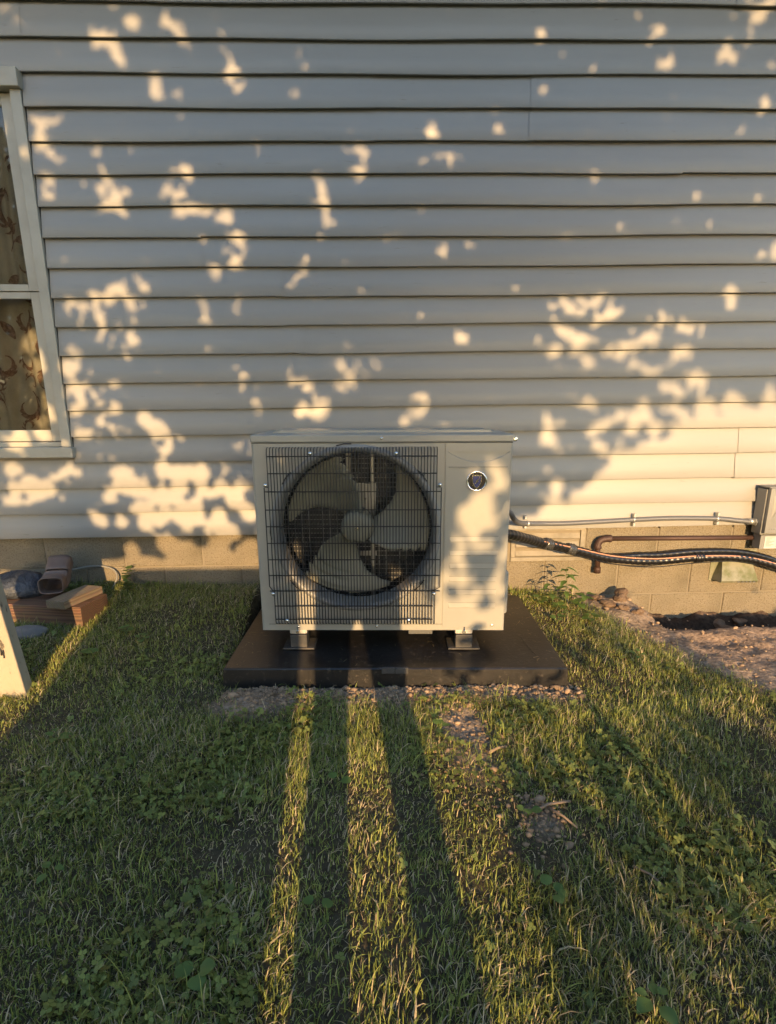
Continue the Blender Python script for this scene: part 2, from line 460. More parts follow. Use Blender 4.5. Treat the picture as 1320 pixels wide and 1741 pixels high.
def siding_panel(pair, xa, xb, proud, seed, laps=(0, 1)):
    """one vinyl panel: two laps with their return lips, slightly wavy along its length"""
    rng = random.Random(seed)
    n = max(2, int((xb - xa) / .10))
    mb = MB()
    ph = [rng.uniform(0, 6.28) for _ in range(4)]
    vs = []
    for i in range(n + 1):
        x = xa + (xb - xa) * i / n
        for q in laps:
            k = pair * 2 + q
            amp = .0011 + .00010 * k
            sag = amp * math.sin(x * 2.1 + ph[q]) + .6 * amp * math.sin(x * 5.3 + ph[2 + q])
            bow = .0012 * math.sin(x * 3.7 + ph[3 - q])
            zb = Z0 + EXP * k + SLOPE * x + sag
            zt = Z0 + EXP * (k + 1) + SLOPE * x + amp * math.sin(x * 2.1 + ph[(q + 1) % 2])
            y_b = -LIP - proud + bow
            rows = [(-.001, zb + .013), (y_b + .010, zb + .012), (y_b + .009, zb), (y_b + .0012, zb), (y_b, zb + .002), (y_b * .55 - proud * .45 + bow * .4, zb + EXP * .5), (-.0015 - proud, zt + .015)]
            for y, z in rows: vs.append((x, y, z))
    fs = []
    per = 7 * len(laps)
    for i in range(n):
        for q in range(len(laps)):
            for r in range(6):
                a = i * per + q * 7 + r
                fs.append((a, a + per, a + per + 1, a + 1))
    mb.add(vs, fs)
    o = mb.build('siding_panel', MAT['siding'], house, smooth=False)
    me = o.data
    flags = []
    for p in me.polygons:
        flags.append(p.index % 6 in (4, 5))
    me.polygons.foreach_set('use_smooth', flags)
    return o

SEAMS = {0: [.55, 3.1], 1: [-2.0, 1.9], 2: [-.05, 2.6], 3: [-.33, 3.2], 4: [-.42, 2.9], 5: [-.78, 2.2], 6: [1.42, 4.0], 7: [.02, .735], 8: [-1.46, 2.3], 9: [-.9, 1.6], 10: [.3], 11: [-1.0]}
XL, XR = -4.6, 5.4
for pair in range(0, 12):
    zlo = Z0 + EXP * 2 * pair; zhi = zlo + 2 * EXP
    hit = zhi > WIN_B + .02 and zlo < WIN_T - .03
    spans = [(XL, WIN_L - .004), (WIN_R + .004, XR)] if hit else [(XL, XR)]
    for xa, xb in spans:
        cuts = [xa] + [s for s in SEAMS[pair] if xa + .2 < s < xb - .2] + [xb]
        for i in range(len(cuts) - 1):
            a, b = cuts[i], cuts[i + 1]
            siding_panel(pair, a, b + (.028 if i < len(cuts) - 2 else 0), .0022 * ((len(cuts) - i) % 3) * .8, pair * 31 + i * 7 + int(a * 10))

siding_panel(1, WIN_L - .004, WIN_R + .004, .0, 77, (0,))
# sheathing with a window opening, floor and ceiling of the room behind, eave and roof
mb = MB()
mb.box(XL, WIN_L, .004, .14, .46, 3.5).box(WIN_R, XR, .004, .14, .46, 3.5)
mb.box(WIN_L, WIN_R, .004, .14, .46, WIN_B).box(WIN_L, WIN_R, .004, .14, WIN_T, 3.5)
mb.build('sheathing', MAT['room'], house)
mb = MB(); mb.box(-4.6, 1.0, 2.6, 2.7, .3, 3.2).box(-4.6, 1.0, .15, 2.6, .3, .4).box(-4.6, 1.0, .15, 2.6, 2.85, 2.95).box(-4.7, -4.6, .14, 2.7, .3, 3.2).box(1.0, 1.1, .14, 2.7, .3, 3.2)
mb.build('room', MAT['room'], house)
mb = MB(); mb.box(XL - .3, XR + .3, -.42, .0, 3.02, 3.04)
sf = mb.build('soffit', MAT['soffit'], house)
mb = MB(); mb.box(XL - .3, XR + .3, -.445, -.42, 2.99, 3.16)
mb.build('fascia', MAT['trim'], house)
mb = MB(); mb.add([(XL - .4, -.50, 3.15), (XR + .4, -.50, 3.15), (XR + .4, 4.2, 5.0), (XL - .4, 4.2, 5.0), (XL - .4, -.50, 3.18), (XR + .4, -.50, 3.18), (XR + .4, 4.2, 5.03), (XL - .4, 4.2, 5.03)],
                  [(0, 3, 2, 1), (4, 5, 6, 7), (0, 1, 5, 4), (1, 2, 6, 5), (2, 3, 7, 6), (3, 0, 4, 7)])
mb.build('roof', MAT['roof'], house)

# foundation: mortar bed with every block laid proud of it; the row joints sit at z = .238, .035 ...
FY = .012                                                   # face of the blocks
foundation = MB().box(XL, XR, FY + .005, .2, -.5, .412).build('foundation_wall', MAT['mortar'], house)
def block_mesh(seed, L=.3975, H=.194):
    r = random.Random(seed)
    mb = MB()
    c = .0035
    pts = [(0, 0), (L, 0), (L, H), (0, H)]
    j = [(x + r.uniform(-.0012, .0012), z + r.uniform(-.0012, .0012)) for x, z in pts]
    inn = [(x + (c if x < L / 2 else -c), z + (c if z < H / 2 else -c)) for x, z in j]
    v = [(x, .02, z) for x, z in j] + [(x, .003, z) for x, z in j] + [(x, 0, z) for x, z in inn]
    f = [(8, 9, 10, 11)] + [(4 + i, 4 + (i + 1) % 4, 8 + (i + 1) % 4, 8 + i) for i in range(4)] + [(i, (i + 1) % 4, 4 + (i + 1) % 4, 4 + i) for i in range(4)]
    mb.add(v, f)
    return mb.mesh('block', MAT['block'])
BM = [block_mesh(s) for s in range(4)]
VENT_X0, VENT_X1 = .752, 1.160
course_base = [.243, .040, -.163, -.366]
for ci, zb in enumerate(course_base):
    off = -1.695 if ci % 2 == 0 else -1.695 + .2032
    i0 = int(math.floor((XL - off) / .4064)) + 1
    i1 = int((XR - off) / .4064)
    for i in range(i0, i1):
        x = off + i * .4064 + .004
        if ci == 0 and x + .3975 > VENT_X0 and x < VENT_X1:
            continue
        zz = zb + SLOPE * .6 * x
        share('block', BM[(i * 7 + ci * 3) % 4], foundation, (x, FY - .0022 * ((i * 5 + ci) % 3) * .4, zz), (0, -SLOPE * .6, 0))
# cut blocks each side of the crawl space vent
row0 = [-1.695 + i * .4064 + .004 for i in range(-8, 18)]
for x in row0:
    if x + .3975 > VENT_X0 and x < VENT_X1:
        for a, b in ((x, min(x + .3975, VENT_X0 - .006)), (max(x, VENT_X1 + .006), x + .3975)):
            if b - a > .02:
                share('block', block_mesh(int(x * 100) + 5, b - a), foundation, (a, FY, .243 + SLOPE * .6 * a), (0, -SLOPE * .6, 0))

# crawl space vent: wooden frame and louvre boards
vent = empty('crawl_space_vent', (.956, FY, .24))
tag(vent, 'cream wooden louvred vent set in the foundation behind the pipes', 'vent')
w2, h2 = .199, .190
MB().box(-w2, w2, .012, .016, 0, h2).build('backing', MAT['inside'], vent)
for z0, z1 in ((0, .022), (h2 - .022, h2)):
    MB().box(-w2, w2, -.010, .011, z0, z1).build('rail', MAT['louvre'], vent, bevel=.002)
for s in (-1, 1):
    MB().box(min(s * w2, s * (w2 - .024)), max(s * w2, s * (w2 - .024)), -.008, .011, .0225, h2 - .0225).build('stile', MAT['louvre'], vent, bevel=.002)
for i in range(3):
    z = .03 + i * .048
    mb = MB()
    mb.add([(-.172, -.007, z), (.172, -.007, z), (.172, .010, z + .036), (-.172, .010, z + .036), (-.172, -.003, z - .004), (.172, -.003, z - .004), (.172, .0115, z + .034), (-.172, .0115, z + .034)],
           [(0, 1, 2, 3), (4, 7, 6, 5), (0, 4, 5, 1), (1, 5, 6, 2), (2, 6, 7, 3), (3, 7, 4, 0)])
    mb.build('slat', MAT['louvre'], vent)

# window
cw = .047
window = MB().box(WIN_R - cw, WIN_R, -.030, .02, WIN_B + .052, WIN_T - .072).build('window', MAT['trim'], house, bevel=.003)
win = MB()
win.box(WIN_L, WIN_L + cw, -.030, .02, WIN_B + .052, WIN_T - .072)
win.build('casing', MAT['trim'], window, bevel=.003)
MB().box(WIN_L - .012, WIN_R + .006, -.055, .03, WIN_T - .0715, WIN_T).build('head_casing', MAT['trim'], window, bevel=.004)
MB().box(WIN_L - .012, WIN_R + .012, -.052, .03, WIN_B, WIN_B + .0515).build('sill', MAT['trim'], window, bevel=.005)
MB().box(WIN_L + cw, WIN_R - cw, -.004, .03, WIN_B + .0525, WIN_B + .075).build('inner_sill', MAT['trim'], window, bevel=.002)
# outer aluminium track and a dark gap beside the casing
MB().box(WIN_R - cw - .006, WIN_R - cw - .001, .0, .03, WIN_B + .076, WIN_T - .073).build('gasket', MAT['trim_dark'], window)
MB().box(WIN_R + .0005, WIN_R + .0035, -.012, .0, WIN_B + .05, WIN_T - .02).build('channel_gap', MAT['trim_dark'], window)
SX0, SX1 = WIN_L + cw + .008, WIN_R - cw - .0065
def sash(z0, z1, yf, wst, wtop, wbot, nm):
    o = MB().box(SX1 - wst, SX1, yf, yf + .03, z0, z1).build(nm, MAT['trim'], window, bevel=.003)
    MB().box(SX0, SX0 + wst, yf, yf + .03, z0, z1).build('stile', MAT['trim'], window, bevel=.003)
    MB().box(SX0 + wst, SX1 - wst, yf + .001, yf + .03, z1 - wtop, z1).build('rail', MAT['trim'], window, bevel=.003)
    MB().box(SX0 + wst, SX1 - wst, yf + .001, yf + .03, z0, z0 + wbot).build('rail', MAT['trim'], window, bevel=.003)
    MB().box(SX0 + wst, SX1 - wst, yf + .014, yf + .017, z0 + wbot, z1 - wtop).build('glass_pane', MAT['glass'], window)
    MB().box(SX1 - wst - .003, SX1 - wst, yf + .006, yf + .0135, z0 + wbot, z1 - wtop).build('gasket', MAT['trim_dark'], window)
sash(WIN_B + .078, 1.575, .004, .050, .030, .055, 'lower_sash')
sash(1.577, WIN_T - .075, -.002, .050, .045, .030, 'upper_sash')

# curtain behind the glass with scrolling brown leaf motifs
cur = empty('curtain', (-1.93, .12, .86))
tag(cur, 'cream curtain with brown scrolling leaf print hanging behind the window', 'curtain')
def cur_y(x, z): return .020 * math.sin(x * 34 + .8 * math.sin(z * 2)) + .008 * math.sin(x * 81 + 1)
mb = MB(); cnx, cnz = 140, 14
vs = [(-.44 + .88 * i / cnx, cur_y(-.44 + .88 * i / cnx, 1.5 * j / cnz), 1.5 * j / cnz) for j in range(cnz + 1) for i in range(cnx + 1)]
fs = [(j * (cnx + 1) + i, j * (cnx + 1) + i + 1, (j + 1) * (cnx + 1) + i + 1, (j + 1) * (cnx + 1) + i) for j in range(cnz) for i in range(cnx)]
mb.add(vs, fs)
mb.build('cloth', MAT['curtain'], cur, smooth=True)
def ribbon(path, widths):
    """flat tapered ribbon lying on the curtain"""
    mb = MB(); vs = []
    for i, (x, z) in enumerate(path):
        a = path[max(i - 1, 0)]; b = path[min(i + 1, len(path) - 1)]
        tx, tz_ = b[0] - a[0], b[1] - a[1]; l = math.hypot(tx, tz_) or 1
        nx_, nz_ = -tz_ / l, tx / l
        for s in (-1, 0, 1):
            px, pz = x + nx_ * widths[i] * s, z + nz_ * widths[i] * s
            vs.append((px, cur_y(px, pz) - .003, pz))
    fs = []
    for i in range(len(path) - 1):
        fs += [(i * 3, i * 3 + 1, i * 3 + 4, i * 3 + 3), (i * 3 + 1, i * 3 + 2, i * 3 + 5, i * 3 + 4)]
    return mb.add(vs, fs)
def scroll(x, z, size, ang, hand):
    path = []; wd = []
    n = 26
    for i in range(n):
        t = i / (n - 1)
        r = size * (1 - .80 * t)
        a = ang + hand * t * 5.2
        path.append((x + r * math.cos(a) * .75 + size * .3 * math.cos(ang + 2), z + r * math.sin(a) * 1.1))
        wd.append(size * (.03 + .11 * math.sin(math.pi * min(1, t * 1.15)) ** 1.5))
    mb = ribbon(path, wd)
    for j in range(2, 18, 2):
        x0_, z0_ = path[j]; x1_, z1_ = path[j + 1]
        a_ = math.atan2(z1_ - z0_, x1_ - x0_) - hand * (1.0 + .2 * (j % 3))
        l_ = size * (.62 - .025 * j)
        sub = ribbon([(x0_ + l_ * t_ * math.cos(a_ + .8 * t_ * hand), z0_ + l_ * t_ * math.sin(a_ + .8 * t_ * hand)) for t_ in (0, .25, .5, .75, 1)], [size * .012, size * .055, size * .075, size * .05, size * .008])
        mb.add(sub.v, sub.f)
    return mb
motifs = [(.36, .13, .085, 2.6, -1), (.30, .30, .10, -1.2, 1), (.40, .36, .06, .6, 1), (.22, .20, .08, 1.0, -1), (.15, .42, .10, 2.2, 1), (.36, .53, .08, -1.4, 1), (.26, .62, .07, .4, -1),
          (.06, .16, .09, .2, 1), (.05, .62, .10, 1.5, -1), (.40, .08, .045, 0, 1), (-.1, .3, .1, .8, -1), (-.25, .5, .1, 2, 1), (.30, .86, .10, 2.6, -1), (.38, .98, .08, .4, 1), (.12, .92, .09, 1, 1),
          (.24, 1.12, .10, -1, -1), (.38, 1.25, .08, 2, 1), (-.05, 1.1, .1, 1, -1), (-.3, .9, .1, 0, 1), (-.3, .12, .1, 1, 1)]
motifs += [(x_ + .02 * math.sin(i_ * 3), z_, .055 + .02 * math.sin(i_ * 1.7), i_ * 1.3, (-1) ** i_) for i_, (x_, z_) in enumerate([(.42, .22), (.33, .06), (.25, .42), (.18, .10), (.41, .60), (.32, .74), (.12, .56), (.22, .31), (.08, .35), (.40, .88), (.20, 1.0), (.33, 1.12)])]
for a in motifs: scroll(*a).build('scroll_motif', MAT['motif'], cur)
for x, z, a in ((.31, .44, 1.2), (.19, .52, 2.0), (.34, .22, .5), (.12, .30, 2.5), (.41, .46, 1.5), (.28, .98, 1.9), (.40, .80, 1.1), (.2, .78, .3), (-.02, .47, 1.0), (-.15, .7, 2)):
    path = [(x + .07 * t * math.cos(a) - .02 * t * t * math.sin(a), z + .09 * t * math.sin(a)) for t in [i / 9 for i in range(10)]]
    ribbon(path, [.003 + .018 * math.sin(math.pi * i / 9) for i in range(10)]).build('leaf_motif', MAT['motif'], cur)

# ------------------------------------------------------------------ pad
pad = empty('equipment_pad', (.0928, -.9482, -.0016), -.0362)
tag(pad, 'wide black plastic equipment pad under the heat pump unit', 'pad')
PW, PD, PT = 1.3366, .88, .0816
mb = MB()
ch = .008
def ring(o_, z): return [(-PW / 2 + o_, o_, z), (PW / 2 - o_, o_, z), (PW / 2 - o_, PD - o_, z), (-PW / 2 + o_, PD - o_, z)]
vs = ring(.0, 0) + ring(.0035, PT - .006) + ring(.009, PT)
nsx, nsy = 14, 10
fs = [(0, 1, 5, 4), (1, 2, 6, 5), (2, 3, 7, 6), (3, 0, 4, 7), (4, 5, 9, 8), (5, 6, 10, 9), (6, 7, 11, 10), (7, 4, 8, 11), (3, 2, 1, 0)]
mb.add(vs, fs)
o_, x0, x1, y0, y1 = .009, -PW / 2 + .009, PW / 2 - .009, .009, PD - .009
top = [(x0 + (x1 - x0) * i / nsx, y0 + (y1 - y0) * j / nsy,
        PT - (.0022 * random.random() + .0012 if 0 < i < nsx and 0 < j < nsy else 0)) for j in range(nsy + 1) for i in range(nsx + 1)]
mb.add(top, [(j * (nsx + 1) + i, j * (nsx + 1) + i + 1, (j + 1) * (nsx + 1) + i + 1, (j + 1) * (nsx + 1) + i) for j in range(nsy) for i in range(nsx)])
mb.build('slab', MAT['pad'], pad, smooth=True).data.polygons.foreach_set('use_smooth', [False] * 4 + [True] * 4 + [False] + [True] * (nsx * nsy))
for i in range(2):
    MB().box(-.052 + i * .052, -.002 + i * .052, -.004, .010, PT - .020, PT + .0035).build('edge_clip', MAT['padclip'], pad, bevel=.0015)
MB().tube([(PW / 2 - .10, .12, PT + .001), (PW / 2 - .12, .30, PT + .001)], .0008, 4).build('scratch', MAT['padclip'], pad)

# ------------------------------------------------------------------ heat pump unit
U = empty('heat_pump_unit', (.0553, -.7705, .08), -.0443)
tag(U, 'cream outdoor heat pump unit with black wire fan guard and round shield badge', 'heat pump')
UW, UH, UD, UB = .98, .7822, .36, .0913
hw = UW / 2
FC = (-.107, .0, .505)             # fan centre in the front plane
FR = .304
def zl(zabs): return zabs - .08

def round_rect(x0, x1, z0, z1, r, n=4):
    p = []
    for cx, cz, a0 in ((x1 - r, z1 - r, 0), (x0 + r, z1 - r, 90), (x0 + r, z0 + r, 180), (x1 - r, z0 + r, 270)):
        for i in range(n + 1):
            a = math.radians(a0 + 90 * i / n)
            p.append((cx + r * math.cos(a), cz + r * math.sin(a)))
    return p

# front sheet with the round fan opening
zt = UB + UH - .032
mb = MB()
NSEG = 96
xs0, xs1, zs0, zs1 = -hw, .2345, UB, zt
outer = []
circ = []
for k in range(NSEG):
    a = 2 * math.pi * k / NSEG
    c, s = math.cos(a), math.sin(a)
    circ.append((FC[0] + (FR + .024) * c, FC[2] + (FR + .024) * s))
    tx = ((xs1 if c > 0 else xs0) - FC[0]) / c if abs(c) > 1e-6 else 1e9
    tz_ = ((zs1 if s > 0 else zs0) - FC[2]) / s if abs(s) > 1e-6 else 1e9
    t = min(abs(tx), abs(tz_)) if True else 0
    outer.append((FC[0] + t * c, FC[2] + t * s))
v = [(x, 0, z) for x, z in outer] + [(x, 0, z) for x, z in circ]
for cxz in ((xs0, zs0), (xs1, zs0), (xs1, zs1), (xs0, zs1)): v.append((cxz[0], 0, cxz[1]))
f = [(k, (k + 1) % NSEG, NSEG + (k + 1) % NSEG, NSEG + k) for k in range(NSEG)]
def ang_of(x, z): return (math.atan2(z - FC[2], x - FC[0]) / (2 * math.pi) * NSEG) % NSEG
for ci, (x, z) in enumerate(((xs0, zs0), (xs1, zs0), (xs1, zs1), (xs0, zs1))):
    k = int(math.floor(ang_of(x, z)))
    f.append((k, 2 * NSEG + ci, (k + 1) % NSEG))
mb.add(v, f)
mb.v = [(x, y, z) for x, y, z in mb.v]
front = mb.build('front_panel', MAT['cream'], U)
# wraps of sheet metal: left side, right side, bottom folds
mb = MB()
def wrap(xa, sgn):
    r = .010
    pts = [(xa, UD), (xa, r)] + [(xa - sgn * r * (1 - math.cos(t)), r * (1 - math.sin(t))) for t in (math.radians(q) for q in (22, 45, 68, 90))]
    vs = [(x, y, UB) for x, y in pts] + [(x, y, zt) for x, y in pts]
    n = len(pts)
    return vs, [(i, i + 1, n + i + 1, n + i) for i in range(n - 1)]
E1 = hw + .0
vs, fs = wrap(-E1 - .010, -1)
mb.add(vs, fs)
mb.build('side_panel', MAT['cream'], U, smooth=True)
mb = MB(); vs, fs = wrap(E1 + .0, 1); mb.add(vs, fs)
mb.build('side_panel', MAT['cream'], U, smooth=True)
# service panel on the right with handle scoop
mb = MB()
sx0, sx1 = .2375, hw - .0105
scoop_z1 = zl(.889); scoop_h = .040; scx0, scx1 = sx0 + .006, sx1 + .002
arc = [(scx0 + (scx1 - scx0) * i / 16, scoop_z1 - scoop_h * math.sin(math.pi * i / 16) ** .8) for i in range(17)]
N2 = len(arc)
v = [(x, -.003, z) for x, z in arc] + [(x, -.003, zt - .07 if False else scoop_z1) for x, z in arc]
# plate below and above the scoop
plate = [(sx0, UB + .012)] + [(sx1, UB + .012)] + [(sx1, scoop_z1)] + [(x, z) for x, z in reversed(arc)] + [(sx0, scoop_z1)]
def tri_plate():
    vs = [(x, -.003, UB + .012) for x, z in arc] + [(x, -.003, z) for x, z in arc]
    fs = [(i, i + 1, N2 + i + 1, N2 + i) for i in range(N2 - 1)]
    return vs, fs
vs, fs = tri_plate(); mb.add(vs, fs)
mb.add([(sx0, -.003, UB + .012), (scx0, -.003, UB + .012), (scx0, -.003, scoop_z1), (sx0, -.003, scoop_z1)], [(0, 1, 2, 3)])
mb.add([(sx0, -.003, scoop_z1), (scx1, -.003, scoop_z1), (scx1, -.003, zt - .002), (sx0, -.003, zt - .002)], [(0, 1, 2, 3)])
mb.add([(sx0, -.003, UB + .012), (sx0, -.003, zt - .002), (sx0, .004, zt - .002), (sx0, .004, UB + .012)], [(0, 1, 2, 3)])
mb.add([(sx0, -.003, UB + .012), (scx1, -.003, UB + .012), (scx1, .004, UB + .012), (sx0, .004, UB + .012)], [(3, 2, 1, 0)])
mb.build('service_panel', MAT['cream'], U)
# scoop bowl: a sloping crescent that runs back under the upper edge
mb = MB()
vs = [(x, -.003, z) for x, z in arc] + [(x, .050 * math.sin(math.pi * i / 16) + -.003, scoop_z1 - .004 * math.sin(math.pi * i / 16)) for i, (x, z) in enumerate(arc)]
mb.add(vs, [(i, i + 1, N2 + i + 1, N2 + i) for i in range(N2 - 1)])
mb.build('handle_scoop', MAT['cream'], U, smooth=True)
# strip of casing below and right of the service panel
MB().box(.2345, hw - .0101, .0005, .006, UB, zt).build('front_backing', MAT['cream'], U)
MB().box(sx0 + .012, sx1 - .006, -.0042, -.0028, scoop_z1 - .0585, scoop_z1 - .0568).build('groove', MAT['inside'], U)
MB().box(sx0 + .012, sx1 - .006, -.0052, -.0028, scoop_z1 - .0615, scoop_z1 - .0590).build('panel_rib', MAT['cream'], U, bevel=.0008)
for zc in (.549, .494, .441, .386, .331, .275):
    z = zl(zc)
    mb = MB()
    xa, xb = sx0 + .022, sx0 + .212
    mb.add([(xa, -.003, z + .012), (xb, -.003, z + .012), (xb - .004, -.0046, z - .008), (xa + .004, -.0046, z - .008), (xb, -.003, z - .011), (xa, -.003, z - .011)],
           [(0, 3, 2, 1), (3, 5, 4, 2), (0, 5, 3), (1, 2, 4)])
    mb.build('louvre', MAT['cream'], U)
    MB().box(xa, xb, -.0038, -.0028, z + .0122, z + .0132).build('louvre_slit', MAT['inside'], U)
# lower fold line and bottom plinth of the casing
MB().box(-hw + .02, hw - .02, -.0012, .001, UB + .0225, UB + .0240).build('fold_line', MAT['inside'], U)
MB().box(-hw - .009, hw - .001, .001, UD, UB - .0035, UB - .0005).build('base_tray', MAT['cream'], U)
# back and rear corner posts leave the coil open
MB().box(-hw - .009, -hw + .02, UD - .003, UD, UB, zt).build('rear_post', MAT['cream'], U)
MB().box(.26, hw, UD - .003, UD, UB, zt).build('rear_sheet', MAT['cream'], U)
# lid
mb = MB()
lid = mb.box(-hw - .0115, hw + .0025, -.0042, UD + .006, zt + .002, UB + UH)
lid = mb.build('top_cover', MAT['cream'], U, bevel=.006)
MB().prism([(-hw + .04, UB + UH), (hw - .05, UB + UH), (hw - .075, UB + UH + .009), (-hw + .065, UB + UH + .009)], .16, UD - .01).build('raised_rib', MAT['cream'], lid)
MB().box(-hw - .008, hw - .002, -.002, .006, zt - .0005, zt + .0025).build('lid_gap', MAT['inside'], U)

def screw(x, z, y=-.003, parent=U, r=.0055):
    mb = MB().lathe([(r, 0), (r, -.002), (r * .7, -.0035), (0.0005, -.0038)], (x, y, z), 10)
    return mb.build('screw', MAT['screw'], parent, smooth=True)
screw(-.005, zt + .018, -.0042); screw(-.35, UB + .012, -.0005); screw(-.03, UB + .014, -.0005); screw(.44, UB + .02, -.003)
MB().lathe([(.009, 0), (.009, -.003), (.004, -.004), (.0005, -.004)], (hw + .006, 0, zl(.935)), 8).build('screw', MAT['screw'], U)

# bell mouth round the fan
mb = MB().lathe([(FR + .029, -.001), (FR + .024, -.007), (FR + .016, -.009), (FR + .007, -.005), (FR, .006), (FR - .004, .03), (FR - .004, .085)], FC, 72)
mb.build('fan_shroud', MAT['shroud'], U, smooth=True)
mb = MB()
for a0 in (48, 132, 228, 312, 90, 270):
    for s in (-1, 0, 1):
        pass
# black guide marks pressed in the ring
for a0 in (40, 142, 222, 318, 97, 181):
    a = math.radians(a0); r1, r2 = FR + .045, FR + .047
    d = math.radians(5)
    p = [(FC[0] + (FR + .031) * math.cos(a - d), -.0035, FC[2] + (FR + .031) * math.sin(a - d)), (FC[0] + (FR + .033) * math.cos(a), -.004, FC[2] + (FR + .033) * math.sin(a)), (FC[0] + (FR + .031) * math.cos(a + d), -.0035, FC[2] + (FR + .031) * math.sin(a + d))]
    MB().tube(p, .0022, 6).build('guard_hook', MAT['black'], U)

# cabinet interior, coil and rear guard seen between the blades
mb = MB()
mb.box(.215, .232, .01, UD - .004, UB + .002, zt - .002)
mb.build('partition', MAT['inside'], U)
MB().box(-hw + .006, .214, UD - .052, UD - .012, UB + .01, zt - .006).build('coil', MAT['coil'], U)
mb = MB()
for i in range(23): mb.tube([(-hw + .03 + i * .031, UD - .056, UB + .02), (-hw + .03 + i * .031, UD - .056, zt - .02)], .0012, 4)
for i in range(34): mb.tube([(-hw + .02, UD - .058, UB + .03 + i * .0205), (.205, UD - .058, UB + .03 + i * .0205)], .0011, 4)
mb.build('coil_guard_mesh', MAT['guardgrey'], U)
o = bpy.data.objects['coil_guard_mesh']; o['kind'] = 'stuff'
# motor bracket: two uprights, plate and motor
for xc in (-.052, -.088 + .004 - .07):
    MB().box(xc - .010, xc + .010, UD - .10, UD - .075, UB + .01, zt - .01).build('bracket_upright', MAT['galv'], U, bevel=.002)
MB().box(-.175, -.035, UD - .112, UD - .101, zl(.60), zl(.74)).build('motor_plate', MAT['galv'], U, bevel=.003)
MB().box(-.175, -.035, UD - .112, UD - .101, zl(.42), zl(.44)).build('bracket_rail', MAT['galv'], U, bevel=.003)
MB().lathe([(.001, .10), (.055, .10), (.060, .11), (.060, .20), (.05, .24)], FC, 24).build('motor', MAT['inside'], U, smooth=True)
screw(-.082, zl(.672), UD - .112)

# fan: hub and three broad blades with serrated trailing edges
fan = MB().lathe([(.0005, .044), (.022, .044), (.045, .048), (.060, .052), (.066, .068), (.067, .13), (.055, .15)], FC, 40).build('fan', MAT['fanplastic'], U, smooth=True)
MB().lathe([(.009, .038), (.009, .046)], FC, 6, close=True).build('shaft_nut', MAT['screw'], fan)
def blade(k):
    mb = MB()
    nr, nc = 40, 12
    R0, R1 = .066, FR - .013
    vs = []
    for i in range(nr + 1):
        t = i / nr
        r = R0 + (R1 - R0) * t
        lead = np.interp(t, [0, .35, .6, .85, 1], [262, 272, 280, 293, 303])
        trail = np.interp(t, [0, .3, .6, .8, 1], [196, 203, 211, 216, 222])
        if .45 < t < .97:
            trail += 6.0 * ((t * 6.5) % 1.0)
        if t > .9: lead -= (t - .9) ** 1.6 * 260; 
        for j in range(nc + 1):
            s = j / nc
            a = math.radians(trail + (lead - trail) * s + 120 * k)
            y = .038 + (.105 - .035 * t) * s + .018 * math.sin(s * math.pi) + .012 * t
            vs.append((FC[0] + r * math.cos(a), y, FC[2] + r * math.sin(a)))
    fs = [(i * (nc + 1) + j, i * (nc + 1) + j + 1, (i + 1) * (nc + 1) + j + 1, (i + 1) * (nc + 1) + j) for i in range(nr) for j in range(nc)]
    mb.add(vs, fs)
    o = mb.build('blade', MAT['fanplastic'], fan, smooth=True)
    so = o.modifiers.new('solid', 'SOLIDIFY'); so.thickness = .003; so.offset = 0
for k in range(3): blade(k)

# wire guard: upright wires with bent ends, cross wires; the middle third is a little wider
gy0 = -.030
GX0, GX1, GZB, GZT = -.436, .203, zl(.212), zl(.898)
guard = MB().tube([(GX0, gy0, zl(.760)), (GX0 - .016, gy0 + .001, zl(.758)), (GX0 - .017, gy0, zl(.365)), (GX0 - .006, gy0 + .001, zl(.348)), (GX0 + .02, gy0, zl(.347))], .0022, 6).build('fan_guard', MAT['black'], U, smooth=True)
MB().tube([(GX1, gy0, zl(.760)), (GX1 + .018, gy0 + .001, zl(.758)), (GX1 + .019, gy0, zl(.362)), (GX1 - .01, gy0, zl(.347))], .0022, 6).build('side_wire', MAT['black'], guard, smooth=True)
def upright(zb, ztop):
    pts = [(0, -.004, zb - .012), (0, gy0 + .014, zb - .011), (0, gy0 + .003, zb - .004), (0, gy0, zb + .012), (0, gy0, ztop - .012), (0, gy0 + .003, ztop + .003), (0, gy0 + .014, ztop + .008), (0, -.004, ztop + .009)]
    return MB().tube(pts, .00185, 6).mesh('upright_wire', MAT['black'], True)
um = upright(GZB, GZT)
NV = 55
for i in range(NV):
    x = GX0 + (GX1 - GX0) * i / (NV - 1)
    share('upright_wire', um, guard, (x, 0, 0))
rows = [775, 802, 831, 860.5, 888, 916, 943.7, 971, 998, 1024.7, 1048.5]
zrows = [zl(.875 - (r - 775) * (.875 - .225) / (1048.5 - 775)) for r in rows]
ex = {0: (0, 0), 1: (0, 0), 9: (0, -.008), 10: (0, -.010)}
cross = {}
for i, z in enumerate(zrows):
    a, b = ex.get(i, (-.016, .018))
    key = (a, b)
    if key not in cross:
        cross[key] = MB().tube([(GX0 + a - .002, gy0 + .004, 0), (GX1 + b + .002, gy0 + .004, 0)], .0022, 6).mesh('cross_wire', MAT['black'], True)
    share('cross_wire', cross[key], guard, (0, 0, z))
for x, z in ((-.272, zl(.886)), (.050, zl(.886)), (GX0 - .010, zl(.768)), (GX1 + .012, zl(.768)), (GX0 - .004, zl(.335)), (GX1 - .004, zl(.335)), (-.39, zl(.222)), (.10, zl(.224))):
    MB().lathe([(.0075, 0), (.0075, -.002), (.005, -.005), (.0005, -.0055)], (x, gy0 - .002, z), 10).build('guard_screw', MAT['screw'], U, smooth=True)

